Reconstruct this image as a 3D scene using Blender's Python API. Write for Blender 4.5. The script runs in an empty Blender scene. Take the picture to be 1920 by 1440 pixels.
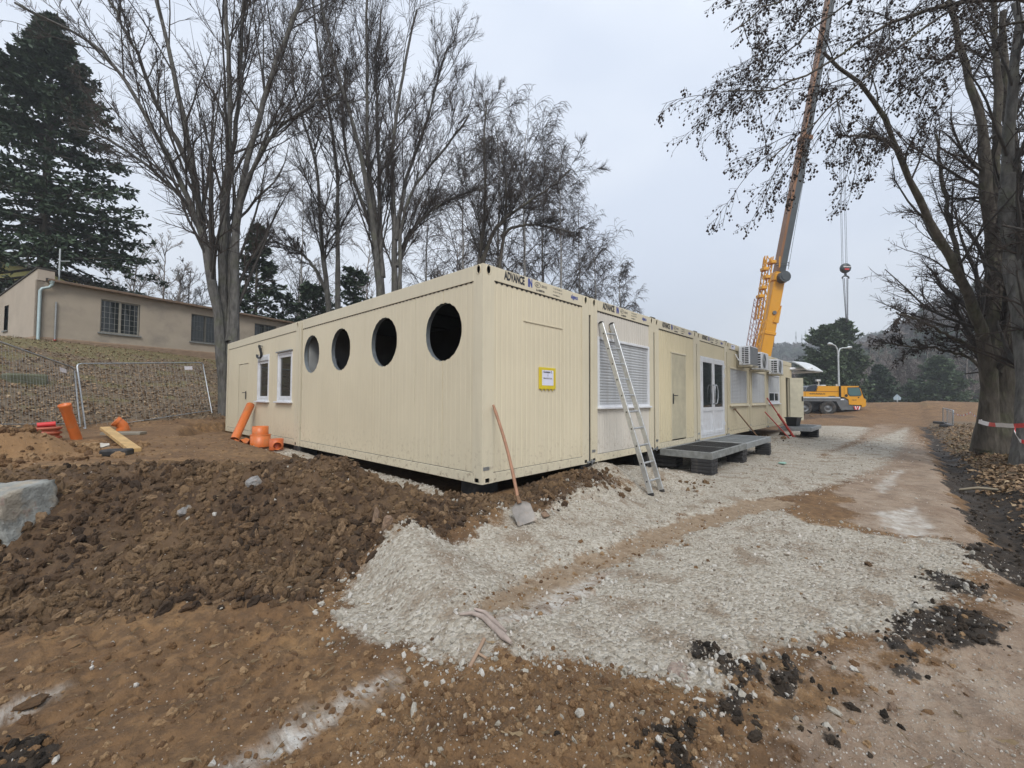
import bpy, math, random
import numpy as np
from mathutils import Vector, Matrix, Euler
R = math.radians
random.seed(7)
rng = np.random.default_rng(11)
sc = bpy.context.scene
col = sc.collection

# ---------------------------------------------------------------- camera, sky, sun, exposure
CF = 785.5474
C0 = np.array([-3.59213652, -3.86533084, 1.08561703])
_y, _p, _r = 0.751516372, 0.0335756642, 0.00425293557
FW = np.array([math.cos(_y)*math.cos(_p), math.sin(_y)*math.cos(_p), math.sin(_p)])
_rt = np.cross(FW, [0, 0, 1]); _rt /= np.linalg.norm(_rt); _up = np.cross(_rt, FW)
RT = _rt*math.cos(_r)+_up*math.sin(_r); UP = -_rt*math.sin(_r)+_up*math.cos(_r)
cd = bpy.data.cameras.new('camera'); cam = bpy.data.objects.new('camera', cd); col.objects.link(cam)
cd.sensor_width = 36; cd.lens = CF/1920*36; cd.clip_start = 0.05; cd.clip_end = 6000
cam.matrix_world = Matrix(((RT[0], UP[0], -FW[0], C0[0]), (RT[1], UP[1], -FW[1], C0[1]), (RT[2], UP[2], -FW[2], C0[2]), (0, 0, 0, 1)))
sc.camera = cam
SUN_EL, SUN_AZ = 48, 232     # towards the sun: azimuth measured from +X counter-clockwise
world = bpy.data.worlds.new('World'); sc.world = world; world.use_nodes = True
wn, wl = world.node_tree.nodes, world.node_tree.links
bg = wn['Background']
sky = wn.new('ShaderNodeTexSky'); sky.sky_type = 'NISHITA'; sky.sun_disc = False
sky.sun_elevation = R(SUN_EL); sky.sun_rotation = R(90-SUN_AZ); sky.air_density = 1.2; sky.dust_density = 4.0
tc = wn.new('ShaderNodeTexCoord'); mp = wn.new('ShaderNodeMapping'); mp.inputs['Scale'].default_value = (1, 1, 2.2)
nz = wn.new('ShaderNodeTexNoise'); nz.inputs['Scale'].default_value = 1.6; nz.inputs['Detail'].default_value = 5; nz.inputs['Roughness'].default_value = .45
rp = wn.new('ShaderNodeValToRGB')
rp.color_ramp.elements[0].position = .38; rp.color_ramp.elements[0].color = (4.95, 5.45, 6.35, 1)
rp.color_ramp.elements[1].position = .62; rp.color_ramp.elements[1].color = (6.0, 6.4, 7.05, 1)
mx = wn.new('ShaderNodeMixRGB'); mx.inputs[0].default_value = .93     # overcast deck over the clear sky
wl.new(tc.outputs['Generated'], mp.inputs[0]); wl.new(mp.outputs[0], nz.inputs['Vector']); wl.new(nz.outputs['Fac'], rp.inputs[0])
wl.new(sky.outputs[0], mx.inputs[1]); wl.new(rp.outputs[0], mx.inputs[2]); wl.new(mx.outputs[0], bg.inputs[0])
bg.inputs[1].default_value = .1
sd = bpy.data.lights.new('sun', 'SUN'); sd.energy = 1.5; sd.angle = R(22); sd.color = (1, .96, .9)
sun = bpy.data.objects.new('sun', sd); col.objects.link(sun)
_d = Vector((math.cos(R(SUN_EL))*math.cos(R(SUN_AZ)), math.cos(R(SUN_EL))*math.sin(R(SUN_AZ)), math.sin(R(SUN_EL))))
sun.rotation_euler = _d.to_track_quat('Z', 'Y').to_euler(); sun.location = (0, -10, 30)
sc.view_settings.view_transform = 'Standard'; sc.view_settings.look = 'None'
sc.view_settings.exposure = 0.78; sc.view_settings.gamma = 1; sc.view_settings.use_curve_mapping = False
sc.render.engine = 'CYCLES'
sc.cycles.max_bounces = 6; sc.cycles.diffuse_bounces = 3; sc.cycles.glossy_bounces = 3; sc.cycles.transmission_bounces = 3
sc.cycles.volume_bounces = 0; sc.cycles.transparent_max_bounces = 6
sc.cycles.use_denoising = True; sc.cycles.caustics_reflective = False; sc.cycles.caustics_refractive = False

# ---------------------------------------------------------------- helpers
def ray(px, py): return FW + RT*(px-960)/CF - UP*(py-720)/CF
def at(px, py, D): return C0 + ray(px, py)*D          # a point at depth D metres ahead

def tag(o, label=None, cat=None, group=None, kind=None):
    if label: o['label'] = label
    if cat: o['category'] = cat
    if group: o['group'] = group
    if kind: o['kind'] = kind
    return o

def thing(name, label, cat, loc=(0, 0, 0), rz=0, group=None, rot=None):
    o = bpy.data.objects.new(name, None); col.objects.link(o)
    o.empty_display_size = .2; o.location = tuple(float(v) for v in loc)
    o.rotation_euler = rot if rot else (0, 0, rz)
    return tag(o, label, cat, group)

def copy_tree(o, parent=None):
    c = o.copy(); col.objects.link(c)
    if parent: c.parent = parent
    for ch in list(o.children): copy_tree(ch, c)
    return c

class MB:
    def __init__(s): s.v = []; s.f = []; s.sm = []
    def add(s, vs, fs, smooth=False):
        n = len(s.v); s.v.extend([tuple(map(float, p)) for p in vs])
        s.f.extend([tuple(i+n for i in f) for f in fs]); s.sm.extend([smooth]*len(fs)); return s
    def box(s, x0, x1, y0, y1, z0, z1, M=None, bev=0):
        if bev:
            b = bev; vs = []; fs = []
            X = (x0, x1); Y = (y0, y1); Z = (z0, z1)
            idx = {}
            for i in (0, 1):
                for j in (0, 1):
                    for k in (0, 1):
                        sx, sy, sz = (1, -1)[i], (1, -1)[j], (1, -1)[k]
                        for a, d in (('x', (0, sy*b, sz*b)), ('y', (sx*b, 0, sz*b)), ('z', (sx*b, sy*b, 0))):
                            idx[i, j, k, a] = len(vs); vs.append((X[i]+d[0], Y[j]+d[1], Z[k]+d[2]))
            g = idx
            for i in (0, 1): fs.append((g[i,0,0,'x'], g[i,1,0,'x'], g[i,1,1,'x'], g[i,0,1,'x']))
            for j in (0, 1): fs.append((g[0,j,0,'y'], g[1,j,0,'y'], g[1,j,1,'y'], g[0,j,1,'y']))
            for k in (0, 1): fs.append((g[0,0,k,'z'], g[1,0,k,'z'], g[1,1,k,'z'], g[0,1,k,'z']))
            for i in (0, 1):
                for j in (0, 1): fs.append((g[i,j,0,'x'], g[i,j,0,'y'], g[i,j,1,'y'], g[i,j,1,'x']))
                for k in (0, 1): fs.append((g[i,0,k,'x'], g[i,0,k,'z'], g[i,1,k,'z'], g[i,1,k,'x']))
            for j in (0, 1):
                for k in (0, 1): fs.append((g[0,j,k,'y'], g[0,j,k,'z'], g[1,j,k,'z'], g[1,j,k,'y']))
            for i in (0, 1):
                for j in (0, 1):
                    for k in (0, 1): fs.append((g[i,j,k,'x'], g[i,j,k,'y'], g[i,j,k,'z']))
        else:
            vs = [(x, y, z) for z in (z0, z1) for y in (y0, y1) for x in (x0, x1)]
            fs = [(0, 2, 3, 1), (4, 5, 7, 6), (0, 1, 5, 4), (2, 6, 7, 3), (0, 4, 6, 2), (1, 3, 7, 5)]
        if M is not None: vs = [M @ Vector(p) for p in vs]
        return s.add(vs, fs)
    def tube(s, pts, r, k=8, cap=True, smooth=True, closed=False):
        pts = [Vector([float(c) for c in p]) for p in pts]; n = len(pts)
        rr = r if hasattr(r, '__len__') else [r]*n
        t0 = (pts[1]-pts[0]).normalized()
        u = t0.orthogonal().normalized(); vs = []
        for i, p in enumerate(pts):
            t = (pts[min(i+1, n-1)]-pts[max(i-1, 0)]).normalized()
            u = (u - t*u.dot(t)).normalized(); w = t.cross(u)
            for j in range(k):
                a = 2*math.pi*j/k; vs.append(p+(u*math.cos(a)+w*math.sin(a))*rr[i])
        fs = [(i*k+j, i*k+(j+1) % k, (i+1)*k+(j+1) % k, (i+1)*k+j) for i in range(n-1) for j in range(k)]
        s.add(vs, fs, smooth)
        if cap: s.add(vs[:k], [tuple(range(k))]); s.add(vs[-k:], [tuple(range(k))])
        return s
    def lathe(s, prof, k=24, M=None, smooth=True):      # (r, z) rings
        vs = [(r*math.cos(2*math.pi*j/k), r*math.sin(2*math.pi*j/k), z) for r, z in prof for j in range(k)]
        fs = [(i*k+j, i*k+(j+1) % k, (i+1)*k+(j+1) % k, (i+1)*k+j) for i in range(len(prof)-1) for j in range(k)]
        if M is not None: vs = [M @ Vector(p) for p in vs]
        return s.add(vs, fs, smooth)
    def prism(s, poly, a0, a1, axis='y', M=None):       # polygon extruded along an axis
        def P(p, a):
            return {'y': (p[0], a, p[1]), 'x': (a, p[0], p[1]), 'z': (p[0], p[1], a)}[axis]
        n = len(poly); vs = [P(p, a0) for p in poly]+[P(p, a1) for p in poly]
        fs = [tuple(range(n)), tuple(range(2*n-1, n-1, -1))]+[(i, (i+1) % n, n+(i+1) % n, n+i) for i in range(n)]
        if M is not None: vs = [M @ Vector(p) for p in vs]
        return s.add(vs, fs)
    def mesh(s, name):
        me = bpy.data.meshes.new(name); me.from_pydata(s.v, [], s.f)
        if any(s.sm): me.polygons.foreach_set('use_smooth', s.sm)
        me.update(); return me
    def build(s, name, mat, parent=None, loc=None, rot=None, label=None):
        me = s.mesh(name)
        for m in (mat if isinstance(mat, (list, tuple)) else [mat]): me.materials.append(m)
        o = bpy.data.objects.new(name, me); col.objects.link(o)
        if parent: o.parent = parent
        if loc is not None: o.location = tuple(float(v) for v in loc)
        if rot is not None: o.rotation_euler = rot
        if label: o['label'] = label
        return o

def np_mesh(name, V, F, mat=None, smooth=False):
    me = bpy.data.meshes.new(name); V = np.asarray(V, np.float32); F = np.asarray(F, np.int32)
    me.vertices.add(len(V)); me.vertices.foreach_set('co', V.ravel())
    k = F.shape[1]; me.loops.add(F.size); me.loops.foreach_set('vertex_index', F.ravel())
    me.polygons.add(len(F)); me.polygons.foreach_set('loop_start', np.arange(0, F.size, k, dtype=np.int32))
    if smooth: me.polygons.foreach_set('use_smooth', np.ones(len(F), bool))
    me.update(calc_edges=True)
    if mat: me.materials.append(mat)
    return me

def link(name, me, parent=None, loc=None):
    o = bpy.data.objects.new(name, me); col.objects.link(o)
    if parent: o.parent = parent
    if loc is not None: o.location = tuple(float(v) for v in loc)
    return o

# ---------------------------------------------------------------- noise
def _hash(ix, iy, seed):
    h = (ix.astype(np.int64)*374761393 + iy.astype(np.int64)*668265263 + seed*1442695041) & 0xffffffff
    h = ((h ^ (h >> 13))*1274126177) & 0xffffffff
    return ((h ^ (h >> 16)) & 0xffff)/65535.0
def noise(x, y, seed=0):                                # gradient noise, about -1..1
    ix = np.floor(x); iy = np.floor(y); fx = x-ix; fy = y-iy
    u = fx*fx*fx*(fx*(fx*6-15)+10); v = fy*fy*fy*(fy*(fy*6-15)+10)
    def g(a, b):
        an = _hash(ix+a, iy+b, seed)*2*np.pi
        return np.cos(an)*(fx-a)+np.sin(an)*(fy-b)
    n0 = g(0, 0)*(1-u)+g(1, 0)*u; n1 = g(0, 1)*(1-u)+g(1, 1)*u
    return (n0*(1-v)+n1*v)*1.5
def fbm(x, y, seed=0, o=4, gain=.5):
    s = 0; a = 1; t = 0
    for i in range(o): s = s+a*noise(x*2**i, y*2**i, seed+i*17); t += a; a *= gain
    return s/t
def sstep(a, b, x):
    t = np.clip((x-a)/(b-a), 0, 1); return t*t*(3-2*t)

# ---------------------------------------------------------------- materials
def _new(name):
    m = bpy.data.materials.new(name); m.use_nodes = True
    nt = m.node_tree; return m, nt.nodes, nt.links, nt.nodes['Principled BSDF']
def _mix(n, l, f, a, b):
    m = n.new('ShaderNodeMixRGB')
    for i, v in ((0, f), (1, a), (2, b)):
        if hasattr(v, 'links') or hasattr(v, 'is_linked'): l.new(v, m.inputs[i])
        elif isinstance(v, (int, float)): m.inputs[i].default_value = v
        else: m.inputs[i].default_value = (*v, 1)
    return m.outputs[0]
def _noise(n, l, vec, scale, det=4, rough=.55, dist=0):
    t = n.new('ShaderNodeTexNoise'); t.inputs['Scale'].default_value = scale; t.inputs['Detail'].default_value = det
    t.inputs['Roughness'].default_value = rough; t.inputs['Distortion'].default_value = dist
    if vec is not None: l.new(vec, t.inputs['Vector'])
    return t.outputs['Fac']
def _ramp(n, l, fac, *stops):
    r = n.new('ShaderNodeValToRGB'); e = r.color_ramp.elements
    while len(e) < len(stops): e.new(.5)
    for i, (p, c) in enumerate(stops):
        e[i].position = p; e[i].color = (*c, 1) if hasattr(c, '__len__') else (c, c, c, 1)
    l.new(fac, r.inputs[0]); return r.outputs[0]
def _math(n, l, op, a, b=0., c=0., clamp=False):
    m = n.new('ShaderNodeMath'); m.operation = op; m.use_clamp = clamp
    for i, v in enumerate((a, b, c)):
        if isinstance(v, (int, float)): m.inputs[i].default_value = v
        else: l.new(v, m.inputs[i])
    return m.outputs[0]
def _bump(n, l, bs, h, strength=.3, dist=.01):
    b = n.new('ShaderNodeBump'); b.inputs['Strength'].default_value = strength; b.inputs['Distance'].default_value = dist
    l.new(h, b.inputs['Height']); l.new(b.outputs[0], bs.inputs['Normal'])

def mat(name, c, rough=.6, metal=0, var=.12, scale=4, bump=0, bscale=40, dirt=None, dscale=3, damt=.5, spec=None):
    m, n, l, b = _new(name)
    tcn = n.new('ShaderNodeTexCoord').outputs['Object']
    f = _noise(n, l, tcn, scale, 5)
    lo = tuple(v*(1-var) for v in c); hi = tuple(min(v*(1+var), .95) for v in c)
    cc = _ramp(n, l, f, (.3, lo), (.7, hi))
    if dirt:
        d = _noise(n, l, tcn, dscale, 7, .65)
        df = _ramp(n, l, d, (.5, 0.), (.72, damt)); cc = _mix(n, l, df, cc, dirt)
    l.new(cc, b.inputs['Base Color']); b.inputs['Roughness'].default_value = rough; b.inputs['Metallic'].default_value = metal
    if spec is not None: b.inputs['Specular IOR Level'].default_value = spec
    if bump: _bump(n, l, b, _noise(n, l, tcn, bscale, 5), bump, .01)
    return m

def paint_mat(name, c, grime=.5, rust=True, rough=.45):   # container sheet: rain streaks, dust low down, a few rust scuffs
    m, n, l, b = _new(name)
    tx = n.new('ShaderNodeTexCoord'); oi = n.new('ShaderNodeObjectInfo')
    add = n.new('ShaderNodeVectorMath'); add.operation = 'ADD'
    l.new(tx.outputs['Object'], add.inputs[0]); l.new(oi.outputs['Location'], add.inputs[1])
    v = add.outputs[0]
    mpn = n.new('ShaderNodeMapping'); mpn.inputs['Scale'].default_value = (9, 9, .7); l.new(v, mpn.inputs[0])
    st = _noise(n, l, mpn.outputs[0], 1.6, 6, .6)
    big = _noise(n, l, v, .9, 3)
    cc = _ramp(n, l, big, (.3, tuple(x*.95 for x in c)), (.7, tuple(x*1.03 for x in c)))
    cc = _mix(n, l, _ramp(n, l, st, (.48, 0.), (.75, .35*grime)), cc, tuple(x*.66 for x in c))
    sep = n.new('ShaderNodeSeparateXYZ'); l.new(v, sep.inputs[0])
    low = _math(n, l, 'SUBTRACT', .62, sep.outputs['Z'])
    low = _math(n, l, 'MULTIPLY', low, 1.1, clamp=True)
    sp = _noise(n, l, v, 14, 8, .7)
    mud = _math(n, l, 'MULTIPLY', low, _ramp(n, l, sp, (.53, 0.), (.66, 1.)))
    cc = _mix(n, l, _math(n, l, 'MULTIPLY', mud, 1.1*grime+.3, clamp=True), cc, (.23, .16, .10))
    if rust:
        rs = _noise(n, l, v, 26, 6, .75)
        ru = _math(n, l, 'MULTIPLY', _ramp(n, l, rs, (.67, 0.), (.72, 1.)), _ramp(n, l, _noise(n, l, v, 2.1, 3), (.52, 0.), (.66, 1.)))
        cc = _mix(n, l, _math(n, l, 'MULTIPLY', ru, .5), cc, (.2, .1, .05))
    l.new(cc, b.inputs['Base Color']); b.inputs['Roughness'].default_value = rough
    _bump(n, l, b, _noise(n, l, v, 3.0, 3), .12, .02)
    return m

CREAM = (.68, .61, .45)
M_cream = paint_mat('cream_paint', CREAM)
M_cream2 = paint_mat('cream_paint_yellow', (.66, .585, .40), .7)
M_cream3 = paint_mat('cream_paint_old', (.63, .56, .395), 1.0)
M_white_p = paint_mat('off_white_paint', (.64, .605, .54), .7)
M_rail = paint_mat('cream_rail', (.67, .61, .46), .8)
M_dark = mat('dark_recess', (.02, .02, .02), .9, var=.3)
M_inner = mat('inner_wall', (.30, .31, .31), .7)
M_zinc = mat('galvanised', (.42, .44, .46), .38, .85, .18, 18, dirt=(.2, .19, .17), damt=.3)
M_galv = mat('galvanised_dull', (.36, .38, .39), .5, .5, .18, 14, dirt=(.2, .18, .15), damt=.45)
M_alu = mat('ladder_aluminium', (.62, .64, .65), .36, .75, .12, 22, dirt=(.35, .32, .27), dscale=9, damt=.5)
M_whiteplast = mat('white_plastic', (.72, .74, .77), .35, 0, .04, 6, dirt=(.4, .37, .33), dscale=5, damt=.35)
M_shutter = mat('shutter_grey', (.50, .52, .54), .45, .1, .08, 9, dirt=(.33, .31, .29), dscale=5, damt=.4)
M_shutter2 = mat('shutter_white', (.60, .62, .63), .45, .1, .06, 9, dirt=(.33, .31, .29), dscale=5, damt=.4)
M_rubber = mat('black_rubber', (.028, .028, .03), .75, 0, .3, 9, bump=.4, bscale=60, dirt=(.13, .11, .09), dscale=8, damt=.5)
M_blackpl = mat('black_plastic', (.025, .027, .03), .5, 0, .2, 9)
M_orange = mat('orange_pipe', (.62, .16, .035), .4, 0, .08, 7, dirt=(.36, .2, .1), dscale=6, damt=.7)
M_redpipe = mat('red_brown_pipe', (.40, .095, .05), .5, 0, .12, 7, dirt=(.3, .17, .1), dscale=8, damt=.6)
M_wood = mat('shovel_wood', (.33, .17, .10), .6, 0, .2, 12, dirt=(.2, .13, .08), dscale=14, damt=.5)
M_plank = mat('plank_wood', (.50, .33, .14), .7, 0, .22, 8, dirt=(.25, .17, .09), dscale=10, damt=.5)
M_blade = mat('shovel_blade', (.27, .25, .23), .6, .3, .25, 12, dirt=(.26, .19, .13), dscale=9, damt=.95)
M_text = mat('print_black', (.03, .03, .035), .5, var=.1)
M_textg = mat('print_grey', (.22, .21, .18), .6, var=.2)
M_blue = mat('print_blue', (.03, .06, .30), .5, var=.1)
M_yellow = mat('yellow_plastic', (.66, .52, .03), .4, 0, .05)
M_paper = mat('paper', (.68, .70, .84), .6, 0, .03)
M_crane = mat('crane_yellow', (.68, .32, .015), .35, 0, .06, 2, dirt=(.45, .25, .05), dscale=2, damt=.4)
M_craneg = mat('crane_grey', (.13, .14, .15), .5, .2, .15, 2, dirt=(.2, .17, .13), damt=.4)
M_boom = mat('boom_dark', (.06, .07, .075), .45, .2, .2, 1)
M_boomo = mat('boom_orange', (.22, .095, .03), .45, 0, .15, .8)
M_tyre = mat('tyre', (.035, .034, .032), .85, 0, .3, 6, dirt=(.16, .13, .1), dscale=4, damt=.7)
M_cable = mat('steel_cable', (.06, .06, .065), .5, .5)
M_red = mat('red_paint', (.42, .035, .02), .5, 0, .2, 9, dirt=(.2, .1, .07), dscale=12, damt=.5)
M_brownm = mat('rusty_steel', (.20, .12, .07), .7, .3, .25, 14)
M_redplast = mat('red_tape', (.62, .04, .04), .4, var=.05)
M_whitetape = mat('white_tape', (.78, .76, .76), .4, var=.05)
M_green = mat('green_foil', (.28, .48, .40), .4, var=.12)
M_pink = mat('dirty_cloth', (.33, .27, .235), .85, 0, .25, 14, bump=.5, bscale=30)
M_lampgrey = mat('lamp_post_grey', (.52, .56, .57), .5, .2)
def glass_mat(name, c=(.02, .025, .025), rough=.04):
    m, n, l, b = _new(name); b.inputs['Base Color'].default_value = (*c, 1); b.inputs['Roughness'].default_value = rough
    b.inputs['Specular IOR Level'].default_value = .6
    tcn = n.new('ShaderNodeTexCoord').outputs['Object']
    _bump(n, l, b, _noise(n, l, tcn, 1.5, 2), .05, .02); return m
M_glass = glass_mat('window_glass')
M_glassg = glass_mat('cab_glass', (.06, .13, .13), .06)

def bark_mat(name, c1, c2, moss=(.13, .15, .07), mossamt=.3, bscale=9):
    m, n, l, b = _new(name); tx = n.new('ShaderNodeTexCoord').outputs['Object']
    mpn = n.new('ShaderNodeMapping'); mpn.inputs['Scale'].default_value = (1, 1, .3); l.new(tx, mpn.inputs[0])
    f = _noise(n, l, mpn.outputs[0], bscale, 7, .65)
    cc = _ramp(n, l, f, (.32, c1), (.68, c2))
    cc = _mix(n, l, _ramp(n, l, _noise(n, l, tx, 2.2, 5, .6), (.5, 0.), (.7, mossamt)), cc, moss)
    vor = n.new('ShaderNodeTexVoronoi'); vor.inputs['Scale'].default_value = bscale*1.5; l.new(mpn.outputs[0], vor.inputs['Vector'])
    h = _math(n, l, 'ADD', f, vor.outputs['Distance'])
    l.new(cc, b.inputs['Base Color']); b.inputs['Roughness'].default_value = .9
    _bump(n, l, b, h, .9, .03); return m
M_bark = bark_mat('grey_bark', (.05, .047, .043), (.155, .15, .14))
M_barkd = bark_mat('dark_bark', (.045, .038, .03), (.12, .105, .085), (.10, .12, .05), .4)
M_barkb = bark_mat('birch_bark', (.10, .09, .08), (.42, .41, .39), mossamt=.1)
M_twig = mat('twig', (.058, .045, .038), .9, var=.3, scale=2)
M_twigw = mat('pale_twig', (.24, .21, .19), .9, var=.3, scale=2)
M_cone = mat('alder_cone', (.035, .025, .02), .9, var=.3, scale=3)
def leafy(name, c1, c2):
    m, n, l, b = _new(name); g = n.new('ShaderNodeNewGeometry').outputs['Random Per Island']
    cc = _ramp(n, l, g, (.0, c1), (1., c2)); l.new(cc, b.inputs['Base Color']); b.inputs['Roughness'].default_value = .7
    return m
M_needle = leafy('fir_needles', (.024, .045, .024), (.062, .10, .05))
M_needle2 = leafy('pine_needles', (.045, .075, .035), (.10, .145, .07))
# ---------------------------------------------------------------- terrain
def ridge(X, Y, pts, wf, wb, side):                      # crest polyline; wf/wb = widths on the camera side / far side
    out = np.full(X.shape, -9.0)
    for (ax, ay, az), (bx, by, bz) in zip(pts[:-1], pts[1:]):
        dx, dy = bx-ax, by-ay; L2 = dx*dx+dy*dy
        t = np.clip(((X-ax)*dx+(Y-ay)*dy)/L2, 0, 1)
        px, py = X-(ax+t*dx), Y-(ay+t*dy); d = np.hypot(px, py)
        s = (px*side[0]+py*side[1])
        w = np.where(s > 0, wb, wf); z = az+(bz-az)*t
        out = np.maximum(out, -.45+(z+.45)*np.exp(-(d/w)**2.2))
    return out
HEAP = [(-7.5, 4.2, .25), (-5.6, 3.5, .30), (-4.2, 2.85, .30), (-3.44, 2.6, .27), (-2.83, 2.2, .29), (-2.19, 1.7, .27), (-1.48, 1.24, .33), (-1.1, .78, .04), (-.75, .2, -.10), (-.35, -.15, -.13), (.15, -.35, -.16), (.9, -.38, -.2)]
TONGUE = [(-1.42, -.42, -.10), (-1.55, -.95, -.2), (-1.66, -1.5, -.31), (-1.62, -2.0, -.38)]
def base(X, Y):
    X = np.asarray(X, float); Y = np.asarray(Y, float)
    z = np.full(X.shape, -.42)
    left = sstep(.0, -.15, X)
    sh = .4*X+.917*Y
    plat = -.42+(.55+.012*Y)*sstep(.2, 1.5, sh)
    strip = -.18+.013*np.clip(Y, 0, 12.2)
    pl = np.where(Y > -.3, strip+(plat-strip)*sstep(.45, 1.3, -X), plat)
    z = np.where(X < 0, z+(pl-z)*sstep(-.1, .9, sh), z)
    # gravel pad against the end walls of the row
    pad = sstep(1.1, .1, -Y)*sstep(-.6, .3, X)*sstep(-2.4, -.2, Y)
    z = z+np.where((Y < .2), .24*pad*sstep(5.5, 3.5, X), 0)*(X > -.6)
    z = np.maximum(z, ridge(X, Y, HEAP, .95, .52, (.4, .917)))
    z = np.maximum(z, ridge(X, Y, TONGUE, .34, .5, (.9, -.3)))
    z = np.maximum(z, -.45+1.04*np.exp(-(((X+4.25)/1.25)**2+((Y-6.0)/1.1)**2)**1.1))      # clay pile
    z = np.maximum(z, -.45+.75*np.exp(-(((X+.55)/.7)**2+((Y-12.7)/.9)**2)))               # bank by the far corner
    z = z-.42*np.exp(-(((X+3.35)/.75)**2+((Y-7.25)/.5)**2)**2)                              # pit with the inspection chamber
    z = z-.28*np.exp(-(((X+1.1-.25*(Y-10))/.3)**2+((Y-9.8)/1.5)**2)**2)                    # trench
    s = -.5*X+.87*Y
    zb = .22+.278*np.clip(s-10.8, 0, 11.9)+.03*np.clip(s-22.7, 0, 60)
    zb = np.where(s > 10.8, zb, -9)
    z = np.maximum(z, zb)
    inside = (X > .02) & (Y > .05) & (Y < 12.1) & (X < 20)
    z = np.where(inside, np.minimum(z, -.13), z)
    # heaps of earth beside the pad
    for (x, y, a, w) in ((1.6, -.55, .2, .55), (2.7, -.15, .17, .4), (3.7, -.75, .16, .38), (4.25, -.9, .12, .3), (12.2, -.35, .14, .9), (14.6, -.5, .16, .8),
                         (34.5, 2.2, .42, 2.2), (38.0, .1, .28, 1.8), (31.0, 4.0, .4, 2.2), (52, 3, .9, 6), (50, -4, .7, 5), (56, -9, 1.0, 7)):
        z = z+a*np.exp(-((X-x)**2+(Y-y)**2)/w**2)
    # ditch along the road and the verge behind it
    dit = np.exp(-((Y+4.68)/.24)**2)*sstep(-.5, 2.5, X)*sstep(36, 22, X)
    ver = sstep(-4.8, -5.5, Y)*sstep(.5, 4, X)
    z = z-.11*dit+.20*ver
    z = z+.02*fbm(X*.35, Y*.35, 5, 3)
    return z
def G(px, py, lift=0):                                   # where the sight line through a pixel meets the ground
    d = ray(px, py); t = np.exp(np.linspace(math.log(.8), math.log(90), 700))
    P = C0[None]+d[None]*t[:, None]; g = base(P[:, 0], P[:, 1])
    i = np.argmax(P[:, 2] < g)
    if i == 0: i = len(t)-1
    return np.array([P[i, 0], P[i, 1], g[i]+lift])
def gz(x, y): return float(base(np.array([x]), np.array([y]))[0])

def sdist(X, Y, poly):
    d = np.full(X.shape, 1e9); ins = np.zeros(X.shape, bool); n = len(poly)
    for i in range(n):
        ax, ay = poly[i]; bx, by = poly[(i+1) % n]; dx, dy = bx-ax, by-ay
        t = np.clip(((X-ax)*dx+(Y-ay)*dy)/(dx*dx+dy*dy+1e-9), 0, 1)
        d = np.minimum(d, np.hypot(X-ax-t*dx, Y-ay-t*dy))
        c = ((ay > Y) != (by > Y)); den = np.where(abs(by-ay) < 1e-9, 1e-9, by-ay)
        ins ^= c & (X < (bx-ax)*(Y-ay)/den+ax)
    return np.where(ins, d, -d)
def P2(*px): return [tuple(G(x, y)[:2]) for x, y in px]
GRAVEL = [P2((640, 1170), (652, 1080), (715, 1015), (742, 985), (790, 990), (850, 1020), (905, 985), (960, 950), (1010, 960), (1080, 925), (1180, 905)) +
          [(2.2, -.3), (2.5, .4), (22, .4), (24, 1.0), (27, -1.2), (26, -2.6), (17, -2.6), (10, -2.2)] +
          P2((1705, 800), (1698, 835), (1660, 872), (1600, 900), (1500, 925), (1440, 945), (1530, 985), (1640, 1005), (1760, 1010), (1850, 1055), (1800, 1110), (1700, 1165), (1590, 1200), (1500, 1225), (1400, 1240), (1330, 1262), (1395, 1300), (1390, 1340), (1290, 1310), (1235, 1275), (1150, 1245), (1060, 1225), (950, 1225), (870, 1252), (790, 1225), (715, 1195)),
          [(-.55, 1.6), (-.1, .2), (.5, .2), (.5, 6.6), (-.4, 6.4), (-.6, 5.4), (-.5, 4.0), (-.3, 3.0)]]
TRACK = [P2((895, 1118), (1000, 1075), (1200, 998), (1330, 952), (1440, 930), (1500, 942), (1330, 990), (1180, 1052), (1100, 1098), (985, 1150), (905, 1148))]
CHALK = [P2((930, 1165), (1010, 1120), (1090, 1080), (1160, 1065), (1130, 1100), (1060, 1140), (975, 1175)),
         P2((430, 1440), (520, 1372), (640, 1308), (735, 1262), (750, 1280), (660, 1335), (585, 1392), (500, 1440)),
         P2((0, 1330), (60, 1300), (120, 1290), (60, 1325), (0, 1350)),
         P2((1640, 915), (1690, 880), (1697, 884), (1655, 925)), P2((1640, 965), (1720, 950), (1750, 1000), (1690, 1010))]
DARK = [P2((0, 1185), (120, 1175), (300, 1150), (470, 1135), (600, 1120), (655, 1085), (720, 1015), (830, 1010), (880, 985), (960, 945), (1000, 925)) +
        [(.3, -.35), (-.1, .1), (-.25, .7), (-.8, 1.9), (-1.3, 2.3), (-2.0, 2.9), (-3, 3.5), (-4.5, 4.2), (-7.5, 5)],
        P2((995, 905), (1060, 885), (1130, 880), (1170, 895), (1150, 930), (1080, 930), (1040, 955), (985, 960), (960, 940)),
        P2((1235, 905), (1290, 895), (1335, 905), (1320, 922), (1260, 925)),
        [(11.2, -.3), (13, -1.0), (16.5, -.7), (16.6, .4), (11.2, .4)],
        [(29, 2), (33, .5), (38, -1.5), (41, -.5), (41, 3), (35, 5), (29, 6)]]
RED = [P2((870, 1258), (1000, 1240), (1090, 1235), (1230, 1285), (1330, 1330), (1420, 1440), (600, 1440), (700, 1370), (790, 1300)), P2((1290, 1262), (1420, 1250), (1440, 1300), (1380, 1330), (1310, 1310))]
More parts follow.
